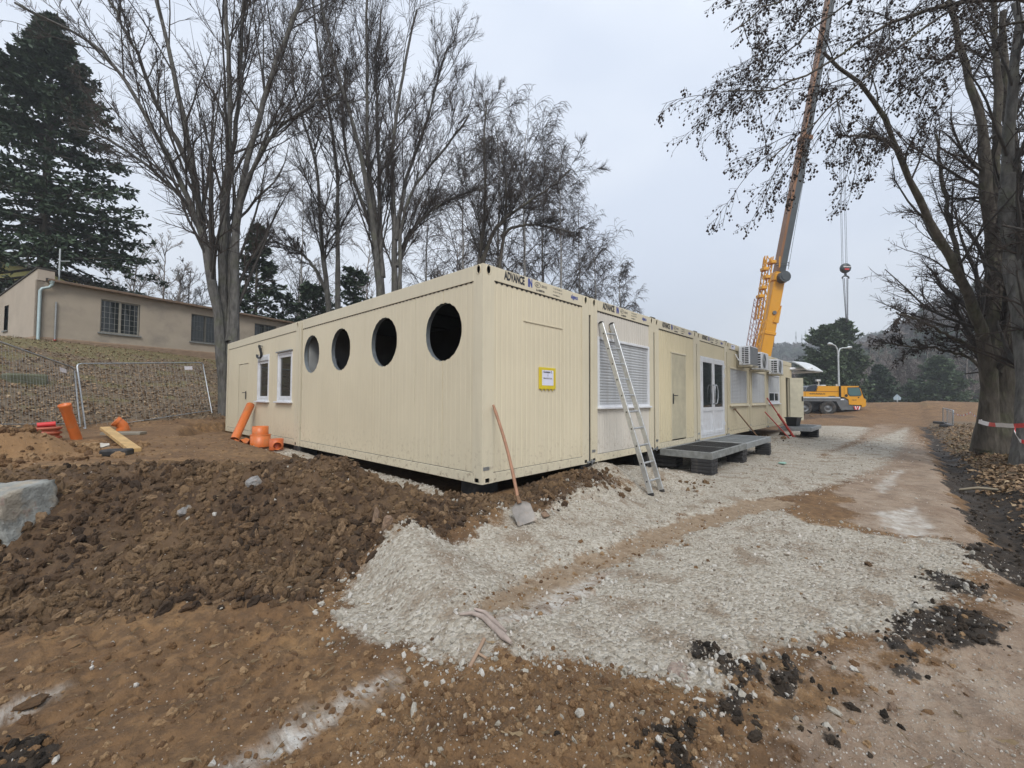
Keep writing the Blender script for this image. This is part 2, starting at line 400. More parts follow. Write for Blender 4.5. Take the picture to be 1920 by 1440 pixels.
BLACK = [P2((1430, 1235), (1530, 1230), (1560, 1275), (1560, 1310), (1480, 1340), (1420, 1315)), P2((1300, 1320), (1390, 1300), (1450, 1345), (1380, 1385), (1310, 1370)),
         P2((1090, 1410), (1160, 1380), (1260, 1400), (1260, 1440), (1080, 1440)), P2((1760, 1180), (1830, 1150), (1890, 1165), (1885, 1205), (1790, 1215)),
         P2((1680, 1230), (1750, 1200), (1775, 1220), (1740, 1250), (1690, 1255)), P2((1790, 1092), (1850, 1085), (1840, 1110), (1800, 1110)),
         P2((0, 1405), (60, 1400), (50, 1440), (0, 1440)), P2((1820, 1040), (1920, 1020), (1920, 1100), (1870, 1075)),
         P2((1500, 1310), (1570, 1290), (1600, 1300), (1560, 1320)), P2((1380, 1250), (1450, 1242), (1440, 1290), (1390, 1290)),
         [(1.5, -4.55), (5, -4.5), (9, -4.47), (15, -4.5), (30, -4.6), (30, -4.82), (15, -4.85), (9, -4.92), (6.5, -5.12), (5, -5.45), (1.5, -5.3)]]
SAND = [P2((1330, 1440), (1420, 1370), (1500, 1330), (1640, 1260), (1760, 1210), (1920, 1110)) + [(6, -4.4), (30, -4.4), (60, -4.5), (60, -2), (30, -2.4), (20, -2.4)] + P2((1560, 915), (1640, 1005), (1760, 1010), (1850, 1055), (1700, 1165), (1590, 1200), (1500, 1225)) + [(-1.0, -3.2), (-2.0, -3.8), (-2, -6), (6, -6)]]
def wts(X, Y):
    n1 = fbm(X*1.9, Y*1.9, 21, 4); n2 = fbm(X*6, Y*6, 31, 3)
    nn = n1*.22+n2*.08
    def m(polys, soft=.1, amp=1., grow_=0.):
        d = np.full(X.shape, -9.)
        for p in polys: d = np.maximum(d, sdist(X, Y, p))
        return sstep(-soft, soft, d+grow_+nn*amp)
    w = {}
    near = np.hypot(X-C0[0], Y-C0[1])
    w['grav'] = m(GRAVEL, .07+.05*near, 1.1)*(1-.85*m(TRACK, .2, 1.1))*(1-.35*sstep(.1, .5, n1)*sstep(2.5, 5, near))
    w['track'] = m(TRACK, .1, .8)
    ck = m(CHALK, .07, .55)
    w['grav'] = w['grav']*(1-.92*ck)
    w['red'] = m(RED, .12, .8)*(1-w['grav'])
    w['chalk'] = np.clip(ck*(.55+1.1*np.clip(n2+.25, 0, 1)), 0, 1)
    farb = sstep(25, 40, near)
    w['sand'] = m(SAND, .45, 1.6)*(1-w['grav']*.9)*(1-.75*sstep(20, 42, near))
    w['dark'] = m(DARK, .16, .9)*(1-w['grav']*.8)*(1-w['sand'])*(1-w['red'])
    w['black'] = m(BLACK, .14, 2.0, .02)
    s = -.5*X+.87*Y
    ver = sstep(-4.78, -5.0, Y+.3*n1)*sstep(-1, 3, X)
    w['leaf'] = np.clip(sstep(10.9, 12.0, s+n1*.6)+ver*sstep(48, 26, near), 0, 1)
    w['grass'] = np.clip(sstep(18.5, 22.5, s+n1*3.2)*.8+ver*sstep(.35, .8, fbm(X*.5, Y*.5, 77, 3)+.35)*.45+ver*np.exp(-((X-12.5)**2/2.5+(Y+5.9)**2/.35))*1.2 + sstep(11.5, 14, s+n1*2)*sstep(-.05, .25, fbm(X*.9, Y*.9, 63, 3))*.65, 0, 1)
    w['clayb'] = np.exp(-(((X+4.25)/1.5)**2+((Y-6.0)/1.5)**2)**2)
    return w
def fine(X, Y, w, near):
    a = fbm(X/.30, Y/.30, 41, 3); b = 1-2*abs(noise(X/.12, Y/.12, 51)); c = 1-2*abs(noise(X/.052, Y/.052, 61))
    f1 = sstep(14, 5, near); f2 = sstep(9, 4, near)
    lump = .075*a+.040*b*f1+.018*c*f2
    d = np.clip(w['dark']+w['black']*.5+w['clayb']*.9+w['red']*.45, 0, 1)
    e2 = 1-2*abs(noise(X/.028, Y/.028, 67)); lump = lump+.006*e2*f2
    z = d*lump+(1-d)*(.014*a+.009*b*f1+.006*c*f2+.003*e2*f2)
    z = z+w['leaf']*(.03*a+.03*fbm(X/.9, Y/.9, 4, 3))-w['track']*.035-w['chalk']*.012
    # tyre tread pressed in the clay in front of the heap
    for (p, q) in (((40, 1235), (640, 1160)), ((0, 1330), (690, 1215))):
        A = G(*p); B = G(*q); dx, dy = B[0]-A[0], B[1]-A[1]; L = math.hypot(dx, dy); dx /= L; dy /= L
        u = (X-A[0])*dx+(Y-A[1])*dy; v = -(X-A[0])*dy+(Y-A[1])*dx
        band = sstep(.24, .18, abs(v))*sstep(-.3, .3, u)*sstep(L+.3, L-.3, u)
        lug = np.sin((u+abs(v)*.9)*2*np.pi/.24)
        z = z+band*(.026*sstep(-.2, .5, lug)-.035)*(1-w['grav'])*(1-w['chalk'])*(1-w['dark'])
    z = z+w['sand']*(1-w['grav'])*.006*np.sin((Y+.12*a)*2*np.pi/.55)*sstep(0, 3, X)
    return z
def make_ground():
    dth = np.linspace(-R(60), R(60), 480); rest = np.linspace(R(60), 2*np.pi-R(60), 70)[1:-1]
    th = np.concatenate([dth, rest])+_y
    r = np.concatenate([np.exp(np.linspace(math.log(.45), math.log(60), 460)), np.exp(np.linspace(math.log(60), math.log(2500), 40))[1:]])
    nt, nr = len(th), len(r)
    X = C0[0]+np.outer(r, np.cos(th)); Y = C0[1]+np.outer(r, np.sin(th)); near = np.outer(r, np.ones(nt))
    X = X.ravel(); Y = Y.ravel(); near = near.ravel()
    w = wts(X, Y); far = sstep(60, 120, near)
    z = base(X, Y)+fine(X, Y, w, near)*(1-sstep(30, 60, near))
    s = -.5*X+.87*Y
    z = z*(1-far)+far*np.where(s > 22, 4+np.minimum(s*.05, 8), -1.0)
    V = np.stack([X, Y, z], 1); V = np.vstack([V, [[C0[0], C0[1], gz(C0[0], C0[1])]]])
    i, j = np.meshgrid(np.arange(nr-1), np.arange(nt), indexing='ij'); j2 = (j+1) % nt
    F = np.stack([i*nt+j, (i+1)*nt+j, (i+1)*nt+j2, i*nt+j2], -1).reshape(-1, 4)
    me = np_mesh('ground', V, F, None, True)
    for nm, keys in (('wa', ('grav', 'dark', 'black')), ('wb', ('chalk', 'leaf', 'sand')), ('wc', ('grass', 'track', 'clred'))):
        at_ = me.color_attributes.new(nm, 'FLOAT_COLOR', 'POINT')
        c = np.ones((len(V), 4), np.float32)
        w['clred'] = np.clip(w['clayb']+.4*w['red'], 0, 1); w['dark'] = np.clip(w['dark']+.5*w['red'], 0, 1)*(1-.0)+.12*sstep(45, 60, near)*0
        for k, key in enumerate(keys): c[:-1, k] = w[key]; c[-1, k] = 0
        at_.data.foreach_set('color', c.ravel())
    m, n, l, b = _new('ground_soil')
    def att(nm):
        a = n.new('ShaderNodeVertexColor'); a.layer_name = nm; s_ = n.new('ShaderNodeSeparateColor'); l.new(a.outputs[0], s_.inputs[0]); return s_.outputs
    A, B, Cc = att('wa'), att('wb'), att('wc')
    v = n.new('ShaderNodeTexCoord').outputs['Object']
    nA = _noise(n, l, v, 1.7, 6, .6); nB = _noise(n, l, v, 13, 8, .65); nC = _noise(n, l, v, 60, 6, .7)
    brk = _math(n, l, 'ADD', _math(n, l, 'MULTIPLY', nB, .5), _math(n, l, 'MULTIPLY', nC, .5))
    def fac(w_, amp=.9):
        x = _math(n, l, 'ADD', w_, _math(n, l, 'MULTIPLY', _math(n, l, 'SUBTRACT', brk, .5), amp*2))
        mr = n.new('ShaderNodeMapRange'); mr.interpolation_type = 'SMOOTHSTEP'; mr.inputs[1].default_value = .38; mr.inputs[2].default_value = .62
        l.new(x, mr.inputs[0])
        return _math(n, l, 'MULTIPLY', mr.outputs[0], _math(n, l, 'GREATER_THAN', w_, .02))
    clay = _ramp(n, l, nA, (.3, (.15, .082, .037)), (.5, (.228, .130, .058)), (.7, (.315, .19, .085)))
    clay = _mix(n, l, _ramp(n, l, nB, (.42, .65), (.6, 0.)), clay, (.085, .05, .026))
    clay = _mix(n, l, _ramp(n, l, nC, (.60, 0.), (.72, .5)), clay, (.36, .27, .18))
    cb = _mix(n, l, _math(n, l, 'MULTIPLY', Cc[2], .8), clay, (.30, .175, .08))
    dark = _ramp(n, l, nB, (.3, (.040, .024, .014)), (.55, (.085, .050, .026)), (.75, (.165, .098, .050)))
    dark = _mix(n, l, _ramp(n, l, nA, (.45, 0.), (.68, .6)), dark, (.17, .105, .055))
    c_ = _mix(n, l, fac(A[1], .6), cb, dark)
    sand = _ramp(n, l, nA, (.3, (.24, .165, .11)), (.52, (.325, .245, .175)), (.72, (.40, .325, .25)))
    sand = _mix(n, l, _ramp(n, l, nB, (.36, .5), (.5, 0.)), sand, (.21, .13, .08))
    sand = _mix(n, l, _ramp(n, l, nC, (.55, 0.), (.66, .65)), sand, (.43, .385, .33))
    nD = _noise(n, l, v, 4.3, 9, .75); sand = _mix(n, l, _ramp(n, l, nD, (.48, 0.), (.62, .7)), sand, (.19, .135, .095)); sand = _mix(n, l, _ramp(n, l, nD, (.3, .6), (.42, 0.)), sand, (.42, .36, .30))
    c_ = _mix(n, l, fac(B[2], .5), c_, sand)
    trk = _ramp(n, l, nB, (.3, (.20, .135, .08)), (.6, (.33, .25, .17)), (.75, (.40, .33, .25)))
    c_ = _mix(n, l, fac(Cc[1], .6), c_, trk)
    vor = n.new('ShaderNodeTexVoronoi'); vor.inputs['Scale'].default_value = 42; l.new(v, vor.inputs['Vector'])
    sepv = n.new('ShaderNodeSeparateColor'); l.new(vor.outputs['Color'], sepv.inputs[0])
    grav = _ramp(n, l, sepv.outputs[0], (0., (.24, .205, .15)), (.5, (.42, .385, .315)), (1., (.58, .55, .48)))
    grav = _mix(n, l, .3, grav, (.47, .415, .345)); grav = _mix(n, l, _ramp(n, l, _noise(n, l, v, 3.1, 6, .65), (.5, 0.), (.64, .75)), grav, (.24, .175, .115))
    c_ = _mix(n, l, fac(A[0], .55), c_, grav)
    leafc = _ramp(n, l, nB, (.32, (.075, .052, .032)), (.5, (.145, .105, .064)), (.68, (.24, .18, .115)))
    c_ = _mix(n, l, fac(B[1], .4), c_, leafc)
    grs = _ramp(n, l, nC, (.3, (.10, .085, .035)), (.6, (.19, .155, .07)), (.75, (.27, .21, .10)))
    c_ = _mix(n, l, fac(Cc[0], .7), c_, grs)
    chk = _ramp(n, l, nB, (.35, (.40, .36, .30)), (.6, (.62, .60, .56)))
    mpn = n.new('ShaderNodeMapping'); mpn.inputs['Rotation'].default_value = (0, 0, R(-52)); mpn.inputs['Scale'].default_value = (28, 3, 6); l.new(v, mpn.inputs[0])
    sm = _noise(n, l, mpn.outputs[0], 1.4, 6, .6)
    cf = _math(n, l, 'MULTIPLY', B[0], _ramp(n, l, sm, (.32, .15), (.54, 1.)), clamp=True)
    c_ = _mix(n, l, cf, c_, chk)
    blk = _ramp(n, l, nB, (.35, (.014, .010, .007)), (.7, (.062, .044, .028)))
    bf = fac(A[2], .75); c_ = _mix(n, l, bf, c_, blk)
    l.new(c_, b.inputs['Base Color'])
    wet = _math(n, l, 'MULTIPLY', bf, _ramp(n, l, nA, (.45, .0), (.65, .4)))
    l.new(_math(n, l, 'SUBTRACT', .95, wet), b.inputs['Roughness'])
    h = _math(n, l, 'ADD', _math(n, l, 'MULTIPLY', nB, 1.), _math(n, l, 'MULTIPLY', nC, .6))
    h = _math(n, l, 'ADD', h, _math(n, l, 'MULTIPLY', _math(n, l, 'MULTIPLY', vor.outputs['Distance'], A[0]), -.9))
    _bump(n, l, b, h, .85, .035)
    me.materials.append(m)
    o = link('ground', me); o['kind'] = 'structure'
    return o
make_ground()

# ---- scattered small pieces as instanced stuff
SRC = {}
def src_collection(name, meshes):
    c = bpy.data.collections.new(name)
    for i, me in enumerate(meshes): c.objects.link(bpy.data.objects.new('%s_%d' % (name, i), me))
    return c
def rock_mesh(name, seed, mt, sub=1, flat=.65, rough=.28):
    import bmesh
    rr = random.Random(seed); bm = bmesh.new(); bmesh.ops.create_icosphere(bm, subdivisions=sub, radius=.5)
    sx, sy, sz = rr.uniform(.75, 1.2), rr.uniform(.6, .95), flat*rr.uniform(.7, 1.1)
    pl = [(Vector((rr.gauss(0, 1), rr.gauss(0, 1), rr.gauss(0, 1))).normalized(), rr.uniform(.26, .42)) for _ in range(7)]
    for v in bm.verts:
        for nrm, d in pl:
            k = v.co.dot(nrm)-d
            if k > 0: v.co -= nrm*k
        v.co *= 1+rr.uniform(-rough, rough)*.4
        v.co = Vector((v.co.x*sx, v.co.y*sy, v.co.z*sz))
    me = bpy.data.meshes.new(name); bm.to_mesh(me); bm.free(); me.materials.append(mt); return me
def clod_mesh(name, seed, mt, flat=.8):
    import bmesh
    from mathutils import noise as mn
    rr = random.Random(seed); bm = bmesh.new(); bmesh.ops.create_icosphere(bm, subdivisions=3, radius=.5); off = Vector((rr.uniform(0, 50), rr.uniform(0, 50), rr.uniform(0, 50)))
    sx, sy, sz = rr.uniform(.75, 1.2), rr.uniform(.65, .95), flat*rr.uniform(.7, 1.1)
    for v in bm.verts:
        c = v.co.copy(); q = .45*mn.noise(c*2.3+off)+.28*mn.noise(c*5.5+off)+.16*mn.noise(c*11+off)
        v.co = c*(1+q); v.co = Vector((v.co.x*sx, v.co.y*sy, v.co.z*sz))
    me = bpy.data.meshes.new(name); bm.to_mesh(me); bm.free(); me.materials.append(mt); return me
def rand_mat(name, stops, rough=.85, bump=.5, bscale=60, patch=None):
    m, n, l, b = _new(name); oi = n.new('ShaderNodeObjectInfo').outputs['Random']
    c_ = _ramp(n, l, oi, *stops); tcn = n.new('ShaderNodeTexCoord').outputs['Object']
    f = _noise(n, l, tcn, 5, 5, .6); c_ = _mix(n, l, _ramp(n, l, f, (.4, .35), (.62, 0.)), c_, tuple(x*.6 for x in stops[0][1]))
    if patch:
        lo_ = n.new('ShaderNodeObjectInfo').outputs['Location']; c_ = _mix(n, l, _ramp(n, l, _noise(n, l, lo_, patch[1], 3), (.45, 0.), (.62, .7)), c_, patch[0])
    l.new(c_, b.inputs['Base Color']); b.inputs['Roughness'].default_value = rough
    _bump(n, l, b, f, bump, .05); return m
M_stone = rand_mat('crushed_stone', [(0, (.20, .16, .115)), (.25, (.43, .385, .325)), (.7, (.585, .54, .475)), (1, (.75, .715, .665))])
M_stonew = rand_mat('white_stone', [(0, (.36, .33, .27)), (.6, (.50, .475, .42)), (1, (.64, .62, .58))])
M_clod = rand_mat('dark_clod', [(0, (.032, .020, .012)), (.5, (.078, .045, .023)), (.85, (.15, .090, .045)), (1, (.27, .18, .105))], 1, patch=((.18, .115, .060), 1.1))
M_clod2 = rand_mat('light_clod', [(0, (.115, .063, .03)), (.5, (.215, .125, .058)), (1, (.36, .24, .13))], 1)
M_clodb = rand_mat('black_clod', [(0, (.012, .009, .006)), (1, (.055, .038, .024))], 1)
M_leaf = rand_mat('dry_leaf', [(0, (.13, .08, .045)), (.4, (.235, .15, .08)), (.8, (.35, .24, .135)), (1, (.45, .34, .21))], .8, .1)
M_grassb = rand_mat('grass_blade', [(0, (.10, .10, .04)), (.5, (.19, .165, .075)), (1, (.30, .24, .13))], .8, .1)
M_straw = rand_mat('root_fibre', [(0, (.16, .11, .06)), (1, (.33, .25, .15))], .9, .1)
def gn_scatter(name, label, cat, P, S, Rt, Ix, coll):
    me = bpy.data.meshes.new(name); P = np.asarray(P, np.float32); me.vertices.add(len(P)); me.vertices.foreach_set('co', P.ravel())
    a = me.attributes.new('scl', 'FLOAT_VECTOR', 'POINT'); a.data.foreach_set('vector', np.asarray(S, np.float32).ravel())
    a = me.attributes.new('rot', 'FLOAT_VECTOR', 'POINT'); a.data.foreach_set('vector', np.asarray(Rt, np.float32).ravel())
    a = me.attributes.new('idx', 'INT', 'POINT'); a.data.foreach_set('value', np.asarray(Ix, np.int32))
    me.update(); o = link(name, me); tag(o, label, cat, kind='stuff')
    g = bpy.data.node_groups.new(name+'_nodes', 'GeometryNodeTree')
    g.interface.new_socket('Geometry', in_out='INPUT', socket_type='NodeSocketGeometry'); g.interface.new_socket('Geometry', in_out='OUTPUT', socket_type='NodeSocketGeometry')
    N, L_ = g.nodes, g.links; gi = N.new('NodeGroupInput'); go = N.new('NodeGroupOutput')
    ci = N.new('GeometryNodeCollectionInfo'); ci.inputs[0].default_value = coll; ci.inputs[1].default_value = True; ci.inputs[2].default_value = True
    ip = N.new('GeometryNodeInstanceOnPoints'); ip.inputs['Pick Instance'].default_value = True
    def na(nm, t):
        q = N.new('GeometryNodeInputNamedAttribute'); q.data_type = t; q.inputs[0].default_value = nm; return q.outputs[0]
    L_.new(gi.outputs[0], ip.inputs['Points']); L_.new(ci.outputs[0], ip.inputs['Instance'])
    L_.new(na('idx', 'INT'), ip.inputs['Instance Index'])
    er = N.new('FunctionNodeEulerToRotation'); L_.new(na('rot', 'FLOAT_VECTOR'), er.inputs[0]); L_.new(er.outputs[0], ip.inputs['Rotation'])
    L_.new(na('scl', 'FLOAT_VECTOR'), ip.inputs['Scale']); L_.new(ip.outputs[0], go.inputs[0])
    md = o.modifiers.new('scatter', 'NODES'); md.node_group = g
    return o
def polar_pts(n, r0, r1, th=56, pw=1.0):                 # density falling with distance from the viewpoint
    u = rng.random(n); r = r0*(r1/r0)**(u**pw); a = _y+R(1)*(rng.random(n)*2-1)*th
    return C0[0]+r*np.cos(a), C0[1]+r*np.sin(a), r
def place(n, r0, r1, wfun, smin, smax, k, sink=.25, tilt=3.1, pw=1., sexp=2.2, th=56, rscale=0):
    X, Y, r = polar_pts(n, r0, r1, th, pw); w = wts(X, Y); p = wfun(w, X, Y)
    inside = (X > 0) & (Y > 0) & (Y < 12.2) & (X < 20.1)
    keep = (rng.random(n) < p) & ~inside; X, Y, r = X[keep], Y[keep], r[keep]; w = {a: b[keep] for a, b in w.items()}
    m = len(X); s = smin+(smax-smin)*rng.random(m)**sexp; s = s*(1+rscale*r)
    z = base(X, Y)+fine(X, Y, w, r)*(1-sstep(30, 60, r))+s*(.5-sink)*.5
    S = np.stack([s*rng.uniform(.8, 1.3, m), s*rng.uniform(.7, 1.1, m), s*rng.uniform(.7, 1.1, m)], 1)
    Rt = np.stack([rng.uniform(-1, 1, m)*tilt, rng.uniform(-1, 1, m)*tilt, rng.uniform(0, 6.28, m)], 1)
    return np.stack([X, Y, z], 1), S, Rt, rng.integers(0, k, m)
stones = [rock_mesh('stone', 100+i, M_stone, 1, .7) for i in range(6)]
stonesw = [rock_mesh('stone', 200+i, M_stonew, 1, .75) for i in range(4)]
clods = [clod_mesh('clod', 300+i, M_clod) for i in range(7)]
clods2 = [clod_mesh('clod', 320+i, M_clod2) for i in range(5)]
clodsb = [clod_mesh('clod', 340+i, M_clodb) for i in range(4)]
def leaf_mesh(i, mt, L=1., W=.6, curl=.25, name='leaf'):
    rr = random.Random(i); me = bpy.data.meshes.new(name)
    c1, c2 = rr.uniform(-curl, curl), rr.uniform(-curl, curl)
    v = [(-L/2, 0, c1), (-L*.15, -W/2, c2), (-L*.15, 0, 0), (-L*.15, W/2, -c1), (L*.25, -W*.4, -c2), (L*.25, 0, .06), (L*.25, W*.4, c2), (L/2, 0, c1*.8)]
    f = [(0, 1, 2), (0, 2, 3), (1, 4, 5, 2), (2, 5, 6, 3), (4, 7, 5), (5, 7, 6)]
    me.from_pydata(v, [], f); me.materials.append(mt); return me
leaves = [leaf_mesh(i, M_leaf) for i in range(5)]
blades = [leaf_mesh(20+i, M_grassb, 1., .07, .1, 'blade') for i in range(3)]
straws = [leaf_mesh(40+i, M_straw, 1., .022, .14, 'fibre') for i in range(3)]
def combine(*a): return [np.concatenate(x) for x in zip(*a)]
q = combine(place(95000, 1.2, 6.5, lambda w, X, Y: w['grav']*.8*(.25+.75*sstep(-.3, .35, fbm(X*2.3, Y*2.3, 91, 3))), .005, .036, 6, .5, 3.1, .75, 4.0),
            place(110000, 4.5, 24, lambda w, X, Y: w['grav']*.62*(.3+.7*sstep(-.3, .3, fbm(X*1.1, Y*1.1, 92, 3))), .010, .034, 6, .45, 3.1, .8, 2.6, 56, .07),
            place(110000, 1.1, 14, lambda w, X, Y: (.08+.55*w['sand']+.15*w['track']+.25*w['red'])*(1-w['chalk']), .004, .020, 6, .5, 3.1, 1., 3.))
gn_scatter('gravel', 'pale crushed limestone gravel spread beside the cream containers', 'gravel', *q, src_collection('stones', stones))
# edge of the gravel: washed pale stones, bigger
def edge(w, X, Y):
    e = w['grav']*(1-w['grav'])*4*(1-w['track'])*(1-.6*w['sand'])*(1-w['chalk'])
    return np.clip(e*.38, 0, 1)*(np.hypot(X+1, Y+1.5) < 4.5)+.012*w['dark']+.006+.035*w['red']+.05*w['black']*(Y > -4.3)
q = place(60000, 1.2, 9, edge, .012, .07, 4, .3, 3.1, .8, 4.5)
gn_scatter('white_stones', 'loose white stones along the ragged edge of the gravel', 'stones', *q, src_collection('white_stones_src', stonesw))
q = combine(place(170000, 1.3, 9, lambda w, X, Y: np.clip(w['dark'], 0, 1)*.8, .006, .12, 7, .55, 3.1, .8, 7.),
            place(9000, 8, 40, lambda w, X, Y: np.clip(w['dark'], 0, 1)*.6, .06, .25, 7, .4, 3.1, 1., 2.5))
gn_scatter('soil_clods', 'lumps of dark brown soil covering the dug up heap', 'soil', *q, src_collection('clods', clods))
q = combine(place(100000, 1.1, 12, lambda w, X, Y: np.clip((1-w['dark'])*(1-w['grav'])*(1-w['sand'])*(1-w['leaf'])*(X < 3)*.25+w['clayb']*.9+w['dark']*.12+w['red']*.4, 0, 1), .005, .05, 5, .55, 3.1, .8, 6.0),
            place(6000, 5.5, 12, lambda w, X, Y: w['clayb'], .05, .22, 4, .45, 3.1, 1, 2.5))
gn_scatter('clay_crumbs', 'light brown clay crumbs lying on the dug ground', 'soil', *q, src_collection('crumbs', clods2))
q = place(60000, 1.1, 20, lambda w, X, Y: w['black']*.8, .008, .055, 3, .35, 3.1, .9, 2.5)
gn_scatter('black_mud', 'wet black mud crumbs dropped beside the gravel and ditch', 'mud', *q, src_collection('mud', clodsb))
q = combine(place(100000, 10, 34, lambda w, X, Y: w['leaf']*(1-.55*w['grass'])*.9, .04, .12, 5, -.1, .6, .9, 1.),
            place(26000, 3.5, 16, lambda w, X, Y: w['leaf']*(Y < -4)*(1-.5*w['grass']), .04, .10, 5, -.3, .7, .9, 1.))
gn_scatter('leaf_litter', 'brown fallen leaves covering the slope and the road verge', 'leaves', *q, src_collection('leaves', leaves))
q = combine(place(50000, 14, 34, lambda w, X, Y: w['grass']*.8, .06, .16, 3, -.3, 1.2, .9, 1.), place(14000, 6, 20, lambda w, X, Y: w['grass']*(Y < -4), .05, .13, 3, -.5, 1.3))
gn_scatter('grass', 'patchy dull grass on the upper slope and verge', 'grass', *q, src_collection('blades', blades))
q = place(7000, 1.1, 6, lambda w, X, Y: (w['dark']*.5+.3)*(1-w['grav'])*(X < -.6), .02, .09, 3, -.1, .5)
gn_scatter('root_fibres', 'thin pale root fibres and straw on the bare soil', 'straw', *q, src_collection('fibres', straws))
# ---------------------------------------------------------------- wall builder
def end_map(s, z, d): return (s, -d, z)
def side_map(s, z, d): return (-d, s, z)
def wall(mb, s0, s1, z0, z1, mapf, prof=None, ops=(), d0=0., edge=.03, folds=(1, 1)):
    S = {s0, s1}
    if prof:
        for k in prof['pos']:
            for ds in (-prof['w'], -prof['w']*.4, prof['w']*.4, prof['w']):
                if s0 < k+ds < s1: S.add(k+ds)
    for o in ops:
        for s in np.linspace(o['s0'], o['s1'], o.get('n', 2)):
            if s0 <= s <= s1: S.add(float(s))
    S = sorted(S)
    S = [S[0]]+[b for a, b in zip(S[:-1], S[1:]) if b-a > 1e-5]
    def dep(s):
        if not prof: return d0
        for k in prof['pos']:
            if abs(s-k) < prof['w']*.41: return d0-prof['d']
        return d0
    for a, b in zip(S[:-1], S[1:]):
        mid = (a+b)/2; cuts = []
        for o in ops:
            if o['s0'] < mid < o['s1']: cuts.append(o)
        cuts.sort(key=lambda o: o['lo'](mid))
        la, lb = z0, z0; da, db = dep(a), dep(b)
        if prof:
            for k in prof['pos']:
                if abs(mid-k) < prof['w']*.4: da = db = d0-prof['d']
        for o in cuts+[None]:
            ha, hb = (z1, z1) if o is None else (o['lo'](a), o['lo'](b))
            if ha-la > 1e-4 or hb-lb > 1e-4:
                mb.add([mapf(a, la, da), mapf(b, lb, db), mapf(b, hb, db), mapf(a, ha, da)], [(0, 1, 2, 3)])
            if o is not None: la, lb = o['hi'](a), o['hi'](b)
    for s, on in ((s0, folds[0]), (s1, folds[1])):         # folded edges
        if not on: continue
        la = z0; sm_ = s+(1e-4 if s == s0 else -1e-4)
        for o in sorted([o for o in ops if o['s0'] < sm_ < o['s1']], key=lambda o: o['lo'](sm_))+[None]:
            ha = z1 if o is None else o['lo'](sm_)
            if ha-la > 1e-3: mb.add([mapf(s, la, d0), mapf(s, ha, d0), mapf(s, ha, d0-edge), mapf(s, la, d0-edge)], [(0, 1, 2, 3)])
            if o is not None: la = o['hi'](sm_)
    mb.add([mapf(s0, z1, d0), mapf(s1, z1, d0), mapf(s1, z1, d0-edge), mapf(s0, z1, d0-edge)], [(0, 1, 2, 3)])
    return mb
def rect(s0, s1, z0, z1): return dict(s0=s0, s1=s1, lo=lambda s: z0, hi=lambda s: z1)
def ellipse(sc_, zc, rx, rz, n=14, jag=0):
    def h(s):
        q = 1-((s-sc_)/rx)**2; b = rz*math.sqrt(max(q, 0)); return b+jag*(abs(math.sin((s-sc_)*31.4))-.5) if q > 0.02 else b
    return dict(s0=sc_-rx, s1=sc_+rx, lo=lambda s: zc-h(s), hi=lambda s: zc+h(s), n=n)
def ribs(s0, s1, pitch, w, d): return dict(pos=list(np.arange(s0+pitch/2, s1, pitch)), w=w, d=d)

BODY_FONT = None
def text_obj(name, txt, size, mt, parent, M4, sx=1., bold=0., sh=0, align='LEFT', label=None):
    cu = bpy.data.curves.new(name, 'FONT'); cu.body = txt; cu.size = size; cu.offset = bold; cu.shear = sh; cu.align_x = align
    cu.extrude = .0006; cu.resolution_u = 3
    tmp = bpy.data.objects.new('tmp', cu); col.objects.link(tmp)
    me = bpy.data.meshes.new_from_object(tmp.evaluated_get(bpy.context.evaluated_depsgraph_get()))
    bpy.data.objects.remove(tmp); bpy.data.curves.remove(cu)
    me.name = name; me.transform(M4 @ Matrix.Diagonal((sx, 1, 1, 1))); me.materials.clear(); me.materials.append(mt)
    return link(name, me, parent)
def copy_mesh(o, parent, dz=None):
    c = o.copy(); col.objects.link(c); c.parent = parent; return c
M_END = lambda s, z, d=.003: Matrix(((1, 0, 0, s), (0, 0, -1, -d), (0, 1, 0, z), (0, 0, 0, 1)))   # print lying on an end wall

def slats(parent, s0, s1, z0, z1, mt, pitch=.052, d=-.03, dark_gap=True):
    n = int(round((z1-z0)/pitch)); h = (z1-z0)/n; L = s1-s0
    mb = MB(); pr = [(0, .0), (.006, h*.12), (.010, h*.5), (.006, h*.88), (0, h*.97)]
    vs = []; 
    for s in (0, L):
        for dd, z in pr: vs.append((s, -dd, z))
    k = len(pr); mb.add(vs, [(i, i+1, k+i+1, k+i) for i in range(k-1)]+[tuple(range(k)), tuple(range(k, 2*k))], False)
    me = mb.mesh('shutter_slat'); me.materials.append(mt)
    for i in range(n):
        o = link('shutter_slat', me, parent, (s0, -d, z0+i*h))
def frame_rect(mb, s0, s1, z0, z1, w, d0, d1, mapf=end_map):
    def bx(a, b, c, e):
        p = mapf(a, c, d0); q = mapf(b, e, d1)
        mb.box(min(p[0], q[0]), max(p[0], q[0]), min(p[1], q[1]), max(p[1], q[1]), min(p[2], q[2]), max(p[2], q[2]), bev=.003)
    bx(s0, s1, z0, z0+w); bx(s0, s1, z1-w, z1); bx(s0, s0+w, z0+w, z1-w); bx(s1-w, s1, z0+w, z1-w); return mb
def dbox(mb, s0, s1, z0, z1, d0, d1, mapf=end_map, bev=0):
    p = mapf(s0, z0, d0); q = mapf(s1, z1, d1)
    return mb.box(min(p[0], q[0]), max(p[0], q[0]), min(p[1], q[1]), max(p[1], q[1]), min(p[2], q[2]), max(p[2], q[2]), bev=bev)
def handle(parent, s, z, mapf, flip=1, mt=M_blackpl):
    mb = MB(); dbox(mb, s-.022, s+.022, z-.19, z+.045, .0, .012, mapf, .003)
    p = [mapf(s, z, .01), mapf(s, z, .05), mapf(s+flip*.13, z, .055)]; mb.tube(p, .011, 6)
    return mb.build('door_handle', mt, parent)

